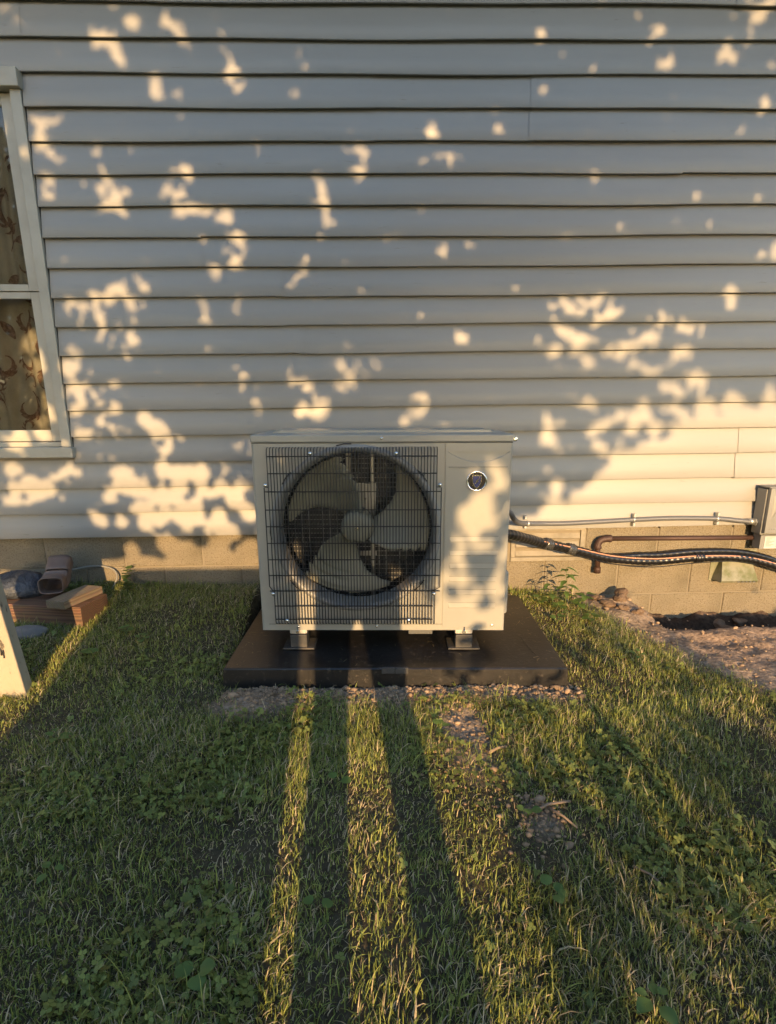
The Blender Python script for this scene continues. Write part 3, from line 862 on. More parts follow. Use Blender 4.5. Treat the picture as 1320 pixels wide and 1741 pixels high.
# badge: chrome ring, black disc, shield with pale diagonal bolt
BC = (.357, -.003, zl(.778))
badge = MB().lathe([(.0395, 0), (.0395, -.004), (.0367, -.007), (.0333, -.0055), (.0328, -.003)], BC, 40).build('badge', MAT['chrome'], U, smooth=True)
MB().lathe([(.0329, -.0035), (.0005, -.0035)], BC, 40).build('disc', MAT['badge'], badge)
def shield(s):
    return [(BC[0] + x * s, BC[2] + z * s) for x, z in ((-.55, .80), (-.30, .72), (0, .78), (.30, .72), (.55, .80), (.60, .45), (.52, -.25), (.30, -.72), (0, -.95), (-.30, -.72), (-.52, -.25), (-.60, .45))]
MB().prism(shield(.0315), BC[1] - .0050, BC[1] - .0036).build('shield_rim', MAT['chrome'], badge)
MB().prism(shield(.0255), BC[1] - .0056, BC[1] - .0049).build('shield', MAT['blue'], badge)
b = .0255
MB().prism([(BC[0] - .50 * b, BC[2] - .60 * b), (BC[0] - .1 * b, BC[2] - .02 * b), (BC[0] - .18 * b, BC[2] + .06 * b), (BC[0] + .52 * b, BC[2] + .62 * b), (BC[0] + .14 * b, BC[2] + .06 * b), (BC[0] + .22 * b, BC[2] - .02 * b)], BC[1] - .0062, BC[1] - .0055).build('bolt', MAT['chrome'], badge)

# valve cover on the right flank
mb = MB().prism(round_rect(0, .30, zl(.215), zl(.345), .02), 0, .022)
MB().box(hw + .0, hw + .022, .06, .26, zl(.215), zl(.40)).build('valve_cover', MAT['cream'], U, bevel=.012, seg=3)
# feet: pressed steel foot, bolt, plastic riser with base flange
for fx in (-.355, .328):
    for fy in (.012, .285):
        ft = MB().box(fx - .036, fx + .036, fy, fy + .055, UB - .026, UB - .004).build('foot', MAT['cream2'], U, bevel=.006)
        MB().prism([(fx - .018, UB - .004), (fx + .018, UB - .004), (fx + .007, UB + .022), (fx - .007, UB + .022)], fy - .0085, fy - .0005).build('foot_tab', MAT['cream2'], ft)
        MB().tube([(fx, fy - .010, UB - .02), (fx, fy - .010, UB + .012)], .0035, 6).build('bolt', MAT['screw'], ft)
        MB().lathe([(.0075, -.004), (.0075, .004)], (fx, fy - .012, UB - .012), 6, close=True).build('nut', MAT['screw'], ft)
        rs = MB().box(fx - .034, fx + .036, fy - .006, fy + .06, .006, UB - .027).build('riser', MAT['rubber'], U, bevel=.004)
        MB().box(fx - .064, fx + .066, fy - .014, fy + .10, .0016, .0085).build('flange', MAT['rubber'], rs, bevel=.002)
MB().box(.10, .20, .02, .05, UB - .030, UB - .005).build('drain_cap', MAT['inside'], U, bevel=.004)

# ------------------------------------------------------------------ pipes, conduit, box, vent hood on the wall
def smooth_path(pts, step=.01):
    """Catmull-Rom through pts"""
    P_ = [Vector(p) for p in pts]
    P_ = [P_[0] * 2 - P_[1]] + P_ + [P_[-1] * 2 - P_[-2]]
    out = []
    for i in range(1, len(P_) - 2):
        a, b, c, d = P_[i - 1:i + 3]
        n = max(2, int((c - b).length / step))
        for k in range(n):
            t = k / n
            out.append(.5 * ((2 * b) + (-a + c) * t + (2 * a - 5 * b + 4 * c - d) * t * t + (-a + 3 * b - 3 * c + d) * t ** 3))
    out.append(P_[-2])
    return out
def off(path, dx, dy, dz): return [p + Vector((dx, dy, dz)) for p in path]

lp = smooth_path([(.50, -.55, .50), (.60, -.46, .497), (.738, -.33, .446), (.842, -.24, .403), (1.046, -.13, .336), (1.274, -.078, .272), (1.50, -.065, .252), (1.74, -.065, .268), (1.98, -.065, .263), (2.19, -.065, .212), (2.5, -.065, .10), (2.75, -.08, .02)], .006)
line_set = empty('refrigerant_line_set', (.842, -.24, .36))
tag(line_set, 'thick black insulated pipe bundle with salmon wire and shiny tape wraps', 'pipe')
def rel(path): return [p - Vector((.842, -.24, .36)) for p in path]
rad = [.0225 + .0011 * math.sin(i * 1.25) + .0008 * math.sin(i * .21) for i in range(len(lp))]
MB().tube(rel(lp), rad, 14).build('large_pipe', MAT['lineblack'], line_set, smooth=True)
arr = []
for i, p in enumerate(lp):
    t = np.clip((p.x - 1.25) / .2, 0, 1) * np.clip((2.35 - p.x) / .2, 0, 1)
    arr.append(p + Vector((0, .016, .004 + .024 * t)))
MB().tube(rel(arr), [.015 + .0006 * math.sin(i * 1.1) for i in range(len(arr))], 12).build('small_pipe', MAT['lineblack'], line_set, smooth=True)
wp = []
for i, p in enumerate(lp):
    wp.append(p + Vector((0, -.0185 + .002 * math.sin(i * .05), .014 + .004 * math.sin(p.x * 5 + 1))))
MB().tube(rel(wp), .0038, 6).build('signal_wire', MAT['wire'], line_set, smooth=True)
dr = [p + Vector((0, -.008, -.0215 - .010 * max(0, math.sin((p.x - 1.15) / .75 * math.pi)) if 1.15 < p.x < 1.9 else -.0215)) for p in lp if .7 < p.x < 2.1]
MB().tube(rel(dr[::4]), .0028, 6).build('thin_wire', MAT['lineblack'], line_set, smooth=True)
for xa, mat in ((.585, 'tape'), (.885, 'tape'), (1.03, 'tape'), (1.745, 'lineblack')):
    i = min(range(len(lp)), key=lambda q: abs(lp[q].x - xa))
    seg = [lp[q] for q in range(i - 4, i + 5)]
    MB().tube(rel(seg), [.0285 + .0022 * math.sin(q * 2.3) for q in range(9)], 12).build('tape_wrap', MAT[mat], line_set, smooth=True)

cp = smooth_path([(.50, -.42, .60), (.60, -.40, .597), (.660, -.34, .568), (.705, -.25, .518), (.780, -.11, .472), (.90, -.048, .457), (1.02, -.042, .455), (1.20, -.040, .462), (1.388, -.038, .470), (1.60, -.038, .476), (1.834, -.038, .4715), (1.95, -.046, .461), (2.045, -.052, .453)], .0022)
conduit = empty('electrical_conduit', (.90, -.042, .455))
tag(conduit, 'grey ribbed electrical conduit running along the lowest siding lap', 'conduit')
def rel2(path): return [p - Vector((.90, -.042, .455)) for p in path]
MB().tube(rel2(cp), [.0125 + .0007 * math.sin(i * 2 * math.pi / 3) for i in range(len(cp))], 12).build('hose', MAT['conduit'], conduit, smooth=True)
for xa in (.815, 1.388, 1.834):
    i = min(range(len(cp)), key=lambda q: abs(cp[q].x - xa))
    p = cp[i]
    t = (cp[i + 3] - cp[i - 3]).normalized()
    st = MB().tube(rel2([p - t * .006, p + t * .006]), .0150, 14).build('strap', MAT['galv'], conduit, smooth=True)
    for s in (-1, 1):
        MB().box(p.x - .90 - .006, p.x - .90 + .006, .0 - .01, .016, p.z - .455 + s * .024 - .009, p.z - .455 + s * .024 + .009).build('strap_ear', MAT['galv'], st, bevel=.002)
MB().lathe([(.020, .0), (.020, .014)], (0, 0, 0), 6, close=True).build('lock_nut', MAT['galv'], conduit, loc=(2.028 - .90, -.051 + .042, .4545 - .455), rot=(0, 0, math.radians(-90)))
MB().lathe([(.0165, .0), (.0165, .03)], (0, 0, 0), 14, close=True).build('connector', MAT['galv'], conduit, loc=(1.998 - .90, -.050 + .042, .457 - .455), rot=(0, 0, math.radians(-90)), smooth=True)

DB = empty('disconnect_box', (2.036, -.002, .395))
tag(DB, 'grey metal electrical disconnect box at the right edge of the wall', 'electrical box')
MB().box(0, .19, -.098, -.022, 0, .238).build('enclosure', MAT['boxmetal'], DB, bevel=.003)
cv = MB().box(.006, .196, -.122, -.0985, .012, .246).build('cover', MAT['boxmetal'], DB, bevel=.004)
MB().box(-.003, .198, -.122, -.02, .2465, .252).build('rain_lip', MAT['boxmetal'], cv, bevel=.002)
MB().add([(.028, -.122, .21), (.15, -.122, .21), (.028, -.122, .09), (.04, -.1265, .20), (.118, -.1265, .20), (.04, -.1265, .125)], [(0, 2, 5, 3), (2, 1, 4, 5), (1, 0, 3, 4), (3, 5, 4)]).build('embossed_triangle', MAT['boxmetal'], cv)
for i in range(3): screw(.028 + i * .012, .035, -.122, cv, .0025)
MB().box(.012, .19, -.092, -.03, -.078, -.004).build('lower_housing', MAT['boxmetal'], DB, bevel=.002)
st = MB().box(.034, .188, -.0945, -.0922, -.074, -.010).build('sticker', MAT['label'], DB)
for i in range(8):
    MB().box(.042, .085 - .012 * (i % 3), -.0953, -.0946, -.018 - i * .0062, -.0165 - i * .0062).build('print_line', MAT['ink'], st)
x = .098
for i in range(14):
    wd = (.001, .002, .0015, .003)[i * 7 % 4]
    MB().box(x, x + wd, -.0953, -.0946, -.068, -.02).build('bar_print', MAT['ink'], st); x += wd + .0022

CPp = empty('rusty_drain_pipe', (1.222, -.03, .18))
tag(CPp, 'rusty brown pipe with an elbow running along the foundation blocks', 'pipe')
MB().tube([(.052, 0, .188), (1.05, 0, .183)], .0125, 14).build('horizontal_pipe', MAT['copper'], CPp, smooth=True)
MB().tube([(0, 0, .03), (-.008, 0, .145)], .0140, 14).build('vertical_pipe', MAT['copper'], CPp, smooth=True)
el = smooth_path([(-.008, 0, .135), (-.008, 0, .160), (.008, 0, .181), (.040, 0, .188), (.060, 0, .188)], .006)
MB().tube(el, [.0200 if i < 3 or i > len(el) - 4 else .0180 for i in range(len(el))], 14).build('elbow', MAT['copper'], CPp, smooth=True)
MB().tube([(.001, 0, .0), (0, 0, .022), (-.0005, 0, .032)], .0180, 14).build('end_cap', MAT['copper'], CPp, smooth=True)

VH = empty('vent_hood', (1.985, FY - .003, .125))
tag(VH, 'mossy plastic wall vent hood below the black pipe bundle', 'vent hood')
mb = MB()
mb.add([(-.108, 0, 0), (.108, 0, 0), (.108, 0, .15), (-.108, 0, .15), (-.100, -.075, 0), (.100, -.075, 0), (.072, -.015, .15), (-.072, -.015, .15), (-.100, -.085, .012), (.100, -.085, .012)],
       [(0, 3, 7, 8), (0, 8, 4), (1, 9, 6, 2), (1, 5, 9), (8, 7, 6, 9), (4, 8, 9, 5), (3, 2, 6, 7)])
hd = mb.build('hood', MAT['hood'], VH)
for i in range(5):
    MB().box(-.01 + i * .021, .002 + i * .021, -.0865, -.083, .003, .009).build('slot', MAT['inside'], hd)
MB().box(-.122, .122, -.003, .001, -.008, .165).build('flange', MAT['hood'], VH)

# ------------------------------------------------------------------ things lying by the wall on the left
def oriented(name, mats, size, loc, rz, tilt=(0, 0), bevel=.003, parent=None):
    """box with its origin at the centre of its underside"""
    a, b, c = size
    return MB().box(-a / 2, a / 2, -b / 2, b / 2, 0, c).build(name, mats, parent, bevel=bevel, loc=loc, rot=(tilt[0], tilt[1], rz))
BA = math.radians(-9.5)                     # the beam's long axis
bd = Vector((math.cos(BA), math.sin(BA), 0)); bn = Vector((-bd.y, bd.x, 0))
end_c = Vector((-1.306, -.345, 0))
bc = end_c - bd * .46
beam = oriented('timber_beam', MAT['beam'], (.92, .205, .100), (bc.x, bc.y, .072), BA, (0, 0), .004)
tag(beam, 'thick reddish brown lumber beam lying on grass by the foundation', 'lumber')
pc = end_c - bd * .075
plank = oriented('wood_plank', MAT['plank'], (.245, .098, .036), (pc.x - .01, pc.y - .012, .173), math.radians(74), (0, 0), .002)
tag(plank, 'short pale plank lying across the end of the lumber beam', 'plank')
# brown corrugated downspout elbow
sp = empty('downspout_elbow', (-1.53, -.235, .2005), math.radians(12))
tag(sp, 'brown ribbed downspout elbow lying on the lumber beam', 'downspout')
def rr_tube(path, half_w, half_h, thick, ribs):
    mb = MB(); n = 24
    rings = []
    for i, (p, d) in enumerate(path):
        d = Vector(d).normalized()
        side = Vector((1, 0, 0)); upv = side.cross(d).normalized()
        k = 1 + (.05 if ribs and i % 2 else 0)
        for (hw_, hh_) in ((half_w * k, half_h * k),):
            for q in range(n):
                a = 2 * math.pi * q / n
                cx = math.copysign(abs(math.cos(a)) ** .45, math.cos(a)) * hw_; cz = math.copysign(abs(math.sin(a)) ** .45, math.sin(a)) * hh_
                rings.append(Vector(p) + side * cx + upv * cz)
    fs = [(i * n + q, i * n + (q + 1) % n, (i + 1) * n + (q + 1) % n, (i + 1) * n + q) for i in range(len(path) - 1) for q in range(n)]
    mb.add(rings, fs)
    return mb
m1 = [((0, -.085 + i * .012, .036 - .0 * i), (0, 1, 0)) for i in range(6)]
m2 = []
for i in range(16):
    t = i / 15 * math.radians(62)
    m2.append(((0, -.022 + .075 * math.sin(t), .036 + .075 * (1 - math.cos(t)) * .55), (0, math.cos(t), math.sin(t) * .55)))
o = rr_tube(m1, .050, .036, .002, False).build('mouth', MAT['spout'], sp, smooth=True)
s_ = o.modifiers.new('solid', 'SOLIDIFY'); s_.thickness = .004
o = rr_tube(m2, .051, .037, .002, True).build('ribbed_bend', MAT['spout'], sp, smooth=False)
s_ = o.modifiers.new('solid', 'SOLIDIFY'); s_.thickness = .003
m3 = [((0, .044 + i * .02, .058 + i * .012), (0, 1, .6)) for i in range(5)]
o = rr_tube(m3, .050, .036, .002, False).build('outlet', MAT['spout'], sp, smooth=True)
s_ = o.modifiers.new('solid', 'SOLIDIFY'); s_.thickness = .004
# crumpled grey-blue bag on the beam
def lump(name, mat, size, loc, seed, rz=0, amp=.22, sub=3, flat=.0, parent=None):
    import bmesh
    bm = bmesh.new()
    bmesh.ops.create_icosphere(bm, subdivisions=sub, radius=1)
    r = np.random.default_rng(seed)
    k = r.normal(size=(7, 3)) * 2.2; ph = r.uniform(0, 6.28, 7)
    for v in bm.verts:
        c = v.co
        d = 1 + amp * sum(math.sin(k[q] @ np.array(c) + ph[q]) for q in range(7)) / 3.2 + (r.uniform(-.09, .09) if name == 'dirt_clod' else 0)
        v.co = Vector((c.x * size[0] * d, c.y * size[1] * d, max(c.z, -.55 + flat) * size[2] * d + size[2] * .5))
    me = bpy.data.meshes.new(name); bm.to_mesh(me); bm.free()
    me.materials.append(mat)
    me.polygons.foreach_set('use_smooth', [sub > 2 and name != 'dirt_clod'] * len(me.polygons))
    o = bpy.data.objects.new(name, me); COL.objects.link(o)
    o.location = loc; o.rotation_euler = (0, 0, rz)
    if parent: o.parent = parent
    return o
bag = lump('plastic_bag', MAT['bag'], (.15, .10, .075), (-1.72, -.225, .174), 4, .2, .16)
tag(bag, 'crumpled grey blue plastic bundle resting on the lumber beam', 'bag')
st1 = lump('flat_stone', MAT['stone'], (.11, .065, .030), (-1.57, -.50, .058), 8, .1, .12)
tag(st1, 'flat dark grey stone in the grass before the lumber beam', 'stone')
# leaning weathered post cut by the left edge of the picture
post = empty('weathered_post', (-1.440, -.95, -.02), 0)
post.rotation_euler = (math.radians(-2), math.radians(-6.5), math.radians(9))
tag(post, 'pale weathered square post leaning in the grass at the left edge', 'post')
MB().box(-.15, .135, -.035, .035, 0, .68).build('shaft', MAT['post'], post, bevel=.006)
ink = [(-.005, .175), (.004, .205), (.016, .208), (.022, .190), (.019, .172)]
MB().tube([(x + .075, -.0362, z + .01) for x, z in ink], .0035, 6).build('painted_mark', MAT['ink'], post, smooth=True)
MB().tube([(.10, -.0362, .17), (.104, -.0362, .20)], .003, 6).build('painted_mark', MAT['ink'], post)
# pale cable looped against the foundation
cab = MB().tube(smooth_path([(-1.66, -.03, .19), (-1.575, -.010, .223), (-1.481, -.004, .243), (-1.40, -.006, .244), (-1.345, -.012, .226), (-1.325, -.030, .19), (-1.345, -.06, .135)], .012), .0052, 8).build('pale_cable', MAT['cable'], None, smooth=True)
tag(cab, 'thin pale cable arching along the foundation behind the lumber', 'cable')

# ------------------------------------------------------------------ weeds
def leaf_mesh(L_, W_, fold=.25, droop=.35, heart=False):
    mb = MB(); n = 7
    vs = []
    for i in range(n + 1):
        t = i / n
        if heart: w = W_ * (math.sin(math.pi * min(1, t * .88 + .12)) ** .75)
        else: w = W_ * math.sin(math.pi * t ** .8) ** 1.1
        x = t * L_; z = -droop * L_ * t * t
        vs += [(x, -w, z + fold * w), (x, 0, z), (x, w, z + fold * w)]
    fs = []
    for i in range(n):
        a = i * 3
        fs += [(a, a + 3, a + 4, a + 1), (a + 1, a + 4, a + 5, a + 2)]
    mb.add(vs, fs)
    return mb.mesh('leaf', MAT['weed'], True)
LEAF_LANCE = leaf_mesh(.085, .018); LEAF_OVAL = leaf_mesh(.07, .026, .2, .25); LEAF_HEART = leaf_mesh(.055, .032, .15, .2, True); LEAF_SMALL = leaf_mesh(.032, .016, .1, .1, True)
def upright_weed(x, y, h, nl, leaf, label, lean=(0, 0), sc=1.0, seed=1):
    r = random.Random(seed)
    z = g1(x, y) - .004
    w = empty('tall_weed', (x, y, z))
    tag(w, label, 'weed')
    pts = [(lean[0] * t * t, lean[1] * t * t, h * t) for t in (0, .25, .5, .75, 1)]
    MB().tube(pts, [.0028, .0025, .002, .0016, .001], 6).build('stem', MAT['stem'], w, smooth=True)
    for i in range(nl):
        t = .3 + .7 * (i + 1) / nl
        a = i * 2.4 + r.uniform(-.3, .3)
        share('leaf', leaf, w, (lean[0] * t * t, lean[1] * t * t, h * t), (0, r.uniform(-.45, .1), a), (sc * r.uniform(.75, 1.15),) * 3)
    return w
upright_weed(.985, -.25, .225, 14, LEAF_LANCE, 'tallest slender weed growing under the black pipe bundle', (-.01, 0), .8, 3)
upright_weed(.93, -.22, .13, 8, LEAF_LANCE, 'shorter slender weed left of the tallest one by the pad corner', (-.03, -.01), .75, 5)
upright_weed(1.03, -.30, .12, 9, LEAF_OVAL, 'bushy low weed right of the tallest weed by the foundation', (.03, -.02), .8, 6)
upright_weed(-1.28, -.035, .115, 14, LEAF_SMALL, 'small clover-like weed climbing the foundation beside the cable', (.02, 0), 1.0, 9)
upright_weed(-1.25, -.10, .07, 10, LEAF_SMALL, 'little leafy weed at the foundation near the lit grass', (.01, -.02), 1.0, 10)
def rosette(x, y, nl, leaf, label, sc, seed, rise=.5):
    r = random.Random(seed)
    w = empty('broadleaf_weed', (x, y, g1(x, y) + .004))
    tag(w, label, 'weed', 'broadleaf weeds in the lawn')
    for i in range(nl):
        a = i * 2.4 + r.uniform(-.5, .5)
        s = sc * r.uniform(.34, .58); hgt = r.uniform(.016, .034)
        MB().tube([(0, 0, -.005), (math.cos(a) * .012, math.sin(a) * .012, hgt)], .0012, 5).build('stalk', MAT['stem'], w)
        share('leaf', leaf, w, (math.cos(a) * .012, math.sin(a) * .012, hgt), (0, -r.uniform(.0, rise), a), (s, s, s))
    return w
for a in ((-.10, -1.54, 2, LEAF_HEART, 'single heart-shaped leaf weed in shade between the two left sunlit stripes', 1.0, 1),
          (-.123, -1.97, 2, LEAF_HEART, 'dark pair of broad leaves low between left stripe and middle stripe', .8, 2),
          (.408, -1.70, 3, LEAF_HEART, 'light green round leaf weed beside the twig on bare soil', 1.0, 3),
          (.398, -1.95, 4, LEAF_HEART, 'broad weed with pale leaves right of the right sunlit stripe', 1.1, 4),
          (-.346, -2.12, 3, LEAF_HEART, 'lone light leaf weed near the bottom left of the left stripe', 1.1, 5),
          (.222, -1.28, 4, LEAF_OVAL, 'weed with oval leaves at the top of the right sunlit stripe', .9, 6),
          (-.76, -1.84, 3, LEAF_OVAL, 'pair of pointed leaves in the shaded lawn at far left', .9, 7),
          (-1.02, -1.30, 5, LEAF_OVAL, 'broad leafed clump at the left border of the lawn near the post', 1.0, 8),
          (-.998, -.60, 6, LEAF_HEART, 'bright leafy clump beside the slanting sunlit strip at left', 1.0, 9),
          (-1.10, -.52, 7, LEAF_HEART, 'sunlit leafy clump within the slanting strip before the beam', 1.0, 10),
          (-1.18, -.70, 7, LEAF_HEART, 'sunlit leafy clump low in the slanting strip near the post', 1.0, 12),
          (.89, -.42, 7, LEAF_HEART, 'bright broadleaf clump beside the right edge of the pad', 1.0, 13),
          (.97, -.36, 6, LEAF_OVAL, 'yellow green leafy clump under the slender weeds', .9, 14),
          (.865, -.20, 8, LEAF_HEART, 'sunlit round leaved weed nearest the unit beside the pad', 1.3, 21),
          (.94, -.29, 8, LEAF_OVAL, 'sunlit oval leaved weed at the foot of the slender weeds', 1.2, 22),
          (1.06, -.40, 7, LEAF_HEART, 'sunlit weed right of the slender weeds before the dirt', 1.2, 23),
          (.508, -2.20, 5, LEAF_OVAL, 'leafy clump at the bottom edge right of the right stripe', 1.0, 15),
          (1.12, -.78, 5, LEAF_OVAL, 'weed in the sunlit grass right of the pad corner', .8, 16)):
    rosette(*a)

# ------------------------------------------------------------------ twigs, clods, pebbles
def twig(pts, r, label):
    base = Vector(pts[0])
    P_ = [Vector((x, y, g1(x, y) + dz_)) for x, y, dz_ in pts]
    o = MB().tube(P_, [r * (1 - .5 * i / len(P_)) for i in range(len(P_))], 6).build('twig', MAT['twig'], None, smooth=True)
    tag(o, label, 'twig')
twig([(.365, -1.41, .012), (.395, -1.40, .018), (.425, -1.385, .014)], .006, 'short thick stick on bare soil before the pad')
twig([(.415, -1.70, .012), (.47, -1.675, .02), (.54, -1.65, .014)], .005, 'forked looking dry twig right of the round leaf weed')
twig([(.46, -1.66, .012), (.50, -1.72, .018), (.525, -1.75, .012)], .004, 'thin twig crossing the longer twig on bare soil')
twig([(.62, -1.87, .014), (.645, -1.90, .02), (.67, -1.95, .012)], .0035, 'small pale twig in the shaded grass at lower right')
clods = [(1.24, -.17, .038), (1.29, -.22, .028), (1.21, -.10, .03), (1.36, -.27, .034), (1.33, -.12, .042), (1.93, -.07, .055),
         (2.03, -.05, .034), (1.68, -.10, .028), (1.55, -.16, .030)]
def _deep_clod(c): return c[1] > -.26 and c[0] > 1.5
ORD = ['leftmost', 'second from left', 'third from left', 'fourth from left', 'fifth from left', 'sixth from left', 'seventh from left', 'eighth from left', 'ninth from left']
trench_row = sorted([c for c in clods if _deep_clod(c)]); corner_row = sorted([c for c in clods if not _deep_clod(c)])
for i, c in enumerate(clods):
    x, y, s = c
    o = lump('dirt_clod', MAT['clod'], (s, s * .85, s * .6), (x, y, g1(x, y) - s * .30), 20 + i, i, .42, 3)
    if _deep_clod(c):
        tag(o, 'crumbly dark dirt clod in the trench along the foundation, ' + ORD[trench_row.index(c)] + ' of its row', 'dirt clod', 'dirt clods in the trench')
    else:
        tag(o, 'crumbly brown dirt clod heaped at the near corner of the trench, ' + ORD[corner_row.index(c)], 'dirt clod', 'dirt clods at the trench corner')
def scatter_lumps(name, pts, sizes, mat, seed, cols):
    """joined low stones, 20 faces each"""
    t = (1 + 5 ** .5) / 2
    iv = np.array([(-1, t, 0), (1, t, 0), (-1, -t, 0), (1, -t, 0), (0, -1, t), (0, 1, t), (0, -1, -t), (0, 1, -t), (t, 0, -1), (t, 0, 1), (-t, 0, -1), (-t, 0, 1)]) / 1.9
    ifc = np.array([(0, 11, 5), (0, 5, 1), (0, 1, 7), (0, 7, 10), (0, 10, 11), (1, 5, 9), (5, 11, 4), (11, 10, 2), (10, 7, 6), (7, 1, 8), (3, 9, 4), (3, 4, 2), (3, 2, 6), (3, 6, 8), (3, 8, 9), (4, 9, 5), (2, 4, 11), (6, 2, 10), (8, 6, 7), (9, 8, 1)])
    r = np.random.default_rng(seed); n = len(pts)
    V = iv[None] * r.uniform(.65, 1.25, (n, 12, 1)) * sizes[:, None, None] * r.uniform(.7, 1.2, (n, 1, 3)) * np.array([1, 1, .7])
    V = V + pts[:, None, :]
    F = (ifc[None] + (np.arange(n) * 12)[:, None, None]).reshape(-1)
    o = bpy.data.objects.new(name, big_mesh(name, V.reshape(-1, 3), F, np.full(n * 20, 3), mat, np.repeat(cols, 12, 0), smooth=False))
    COL.objects.link(o)
    return o
def tint_soil():
    m = M_tint('pebble_soil', .95, 0.0, .15); return m
n = 4200
px = RNG.uniform(-.56, .80, n); py = -.962 - np.abs(RNG.normal(0, .075, n))
n2 = 900
qx = RNG.uniform(1.0, 2.4, n2); qy = RNG.uniform(-1.15, -.02, n2)
keep = RNG.random(n2) < dirt_zone(qx, qy) * .9
tx = np.concatenate([.34 + RNG.normal(0, .09, 500), -.40 + RNG.normal(0, .09, 260), .45 + RNG.normal(0, .05, 220)]); ty = np.concatenate([-1.30 + RNG.normal(0, .16, 500), -1.10 + RNG.normal(0, .05, 260), -1.70 + RNG.normal(0, .07, 220)])
ax_ = np.concatenate([px, qx[keep], tx]); ay_ = np.concatenate([py, qy[keep], ty])
inside_pad = (np.abs(ax_ - .093) < .66) & (ay_ > -.955) & (ay_ < -.05)
ax_, ay_ = ax_[~inside_pad], ay_[~inside_pad]
sz = RNG.gamma(1.6, .0019, len(ax_)) + .0018
pts_ = np.stack([ax_, ay_, gz(ax_, ay_) + sz * .25], -1)
pc_ = np.array([.36, .255, .165]) * RNG.uniform(.6, 1.25, (len(ax_), 1)) * np.array([1, 1, 1]) + RNG.uniform(-.02, .02, (len(ax_), 1)) * np.array([1, .4, 0])
peb = scatter_lumps('soil_crumbs', pts_, sz, tint_soil(), 5, pc_)
tag(peb, 'loose soil crumbs and pebbles along the pad and on bare patches', 'soil', kind='stuff')

# ------------------------------------------------------------------ lawn
def in_pad(x, y, m=0.0):
    return (np.abs(x - .093 + .036 * (y + .5)) < .668 + m) & (y > -.948 - m) & (y < -.05)
def in_beam(x, y):
    dx, dy = x - bc.x, y - bc.y
    a = dx * bd.x + dy * bd.y; b_ = dx * bn.x + dy * bn.y
    return (np.abs(a) < .46) & (np.abs(b_) < .105)
def sample_lawn(n, xr, yr, seed):
    r = np.random.default_rng(seed)
    x = r.uniform(*xr, n); y = r.uniform(*yr, n)
    d = dirt_zone(x, y)
    ok = (r.random(n) > d * 1.05) & (trench(x, y) < .1) & ~in_pad(x, y, .004) & ~in_beam(x, y)
    thin = fnoise(x * 2.3, y * 2.3, 13, 3)
    ok &= r.random(n) < np.clip((thin - .22) * 4.6, .42, 1)
    ok &= ~((np.abs(y + .99) < .05) & (x > -.5) & (x < .76) & (r.random(n) > .12))
    return x[ok], y[ok], r
def blades(n, xr, yr, seed, lscale=1.0):
    x, y, r = sample_lawn(n, xr, yr, seed)
    n = len(x)
    z = gz(x, y) - .003
    clump = fnoise(x * 5, y * 5, 17, 3)
    L_ = (r.gamma(3, .0074, n) + .006) * (.30 + 1.20 * clump) * lscale
    L_ = np.where(y > -.14, L_ * 1.15, L_)
    az = r.uniform(0, 2 * np.pi, n) + 0 * x
    swirl = (fnoise(x * 1.6, y * 1.6, 23, 2) - .47) * 14
    az = np.where(r.random(n) < .40, swirl + r.normal(0, .7, n), az)
    az = np.where(r.random(n) < .20, np.pi / 2 + r.normal(0, .9, n), az)
    lean = np.clip(r.normal(.85, .50, n), .02, 1.55)
    twist = r.normal(0, .16, n)
    dry = r.random(n) < (.21 + .35 * np.clip(fnoise(x * 3, y * 3, 29, 3) - .48, 0, 1) * 3)
    lean = np.where(dry, np.clip(lean + .35, 0, 1.53), lean)
    wd = r.uniform(.0005, .0017, n) + .0009 * (r.random(n) < .10) * np.where(dry, .8, 1) 
    segs = 3
    ux, uy = np.cos(az), np.sin(az)
    sx, sy = -uy, ux
    P_ = []
    cx, cy, cz = x.copy(), y.copy(), z.copy()
    ang = lean * .35
    V = np.zeros((n, 7, 3))
    for k in range(segs + 1):
        w = wd * (1 - (k / segs) ** 1.6)
        if k < segs:
            V[:, k * 2, 0] = cx - sx * w; V[:, k * 2, 1] = cy - sy * w; V[:, k * 2, 2] = cz
            V[:, k * 2 + 1, 0] = cx + sx * w; V[:, k * 2 + 1, 1] = cy + sy * w; V[:, k * 2 + 1, 2] = cz + wd * .5
            st = L_ / segs
            cx = cx + ux * np.sin(ang) * st; cy = cy + uy * np.sin(ang) * st; cz = cz + np.cos(ang) * st
            ang = ang + lean * .42
            az = az + twist; ux, uy = np.cos(az), np.sin(az); sx, sy = -uy, ux
        else:
            V[:, 6, 0] = cx; V[:, 6, 1] = cy; V[:, 6, 2] = cz
    g = r.random((n, 1))
    green = np.array([.085, .125, .025]) * (1 - g) + np.array([.40, .43, .10]) * g
    patch = np.clip((fnoise(x * 1.9, y * 1.9, 37, 3) - .40) * 5, 0, 1)[:, None]
    green = green * (1 - .35 * patch) + np.array([.21, .20, .06]) * .35 * patch
    straw = np.array([.58, .47, .28]) * (.55 + .65 * r.random((n, 1)))
    col = np.where(dry[:, None], straw, green)
    b = (np.arange(n) * 7)[:, None]
    F = np.concatenate([b + np.array([0, 1, 3, 2]), b + np.array([2, 3, 5, 4])], 1).reshape(-1, 4)
    T = b + np.array([4, 5, 6])
    flat = np.concatenate([F.reshape(-1), T.reshape(-1)])
    lt = np.concatenate([np.full(len(F), 4), np.full(len(T), 3)])
    return V.reshape(-1, 3), flat, lt, np.repeat(col, 7, 0)
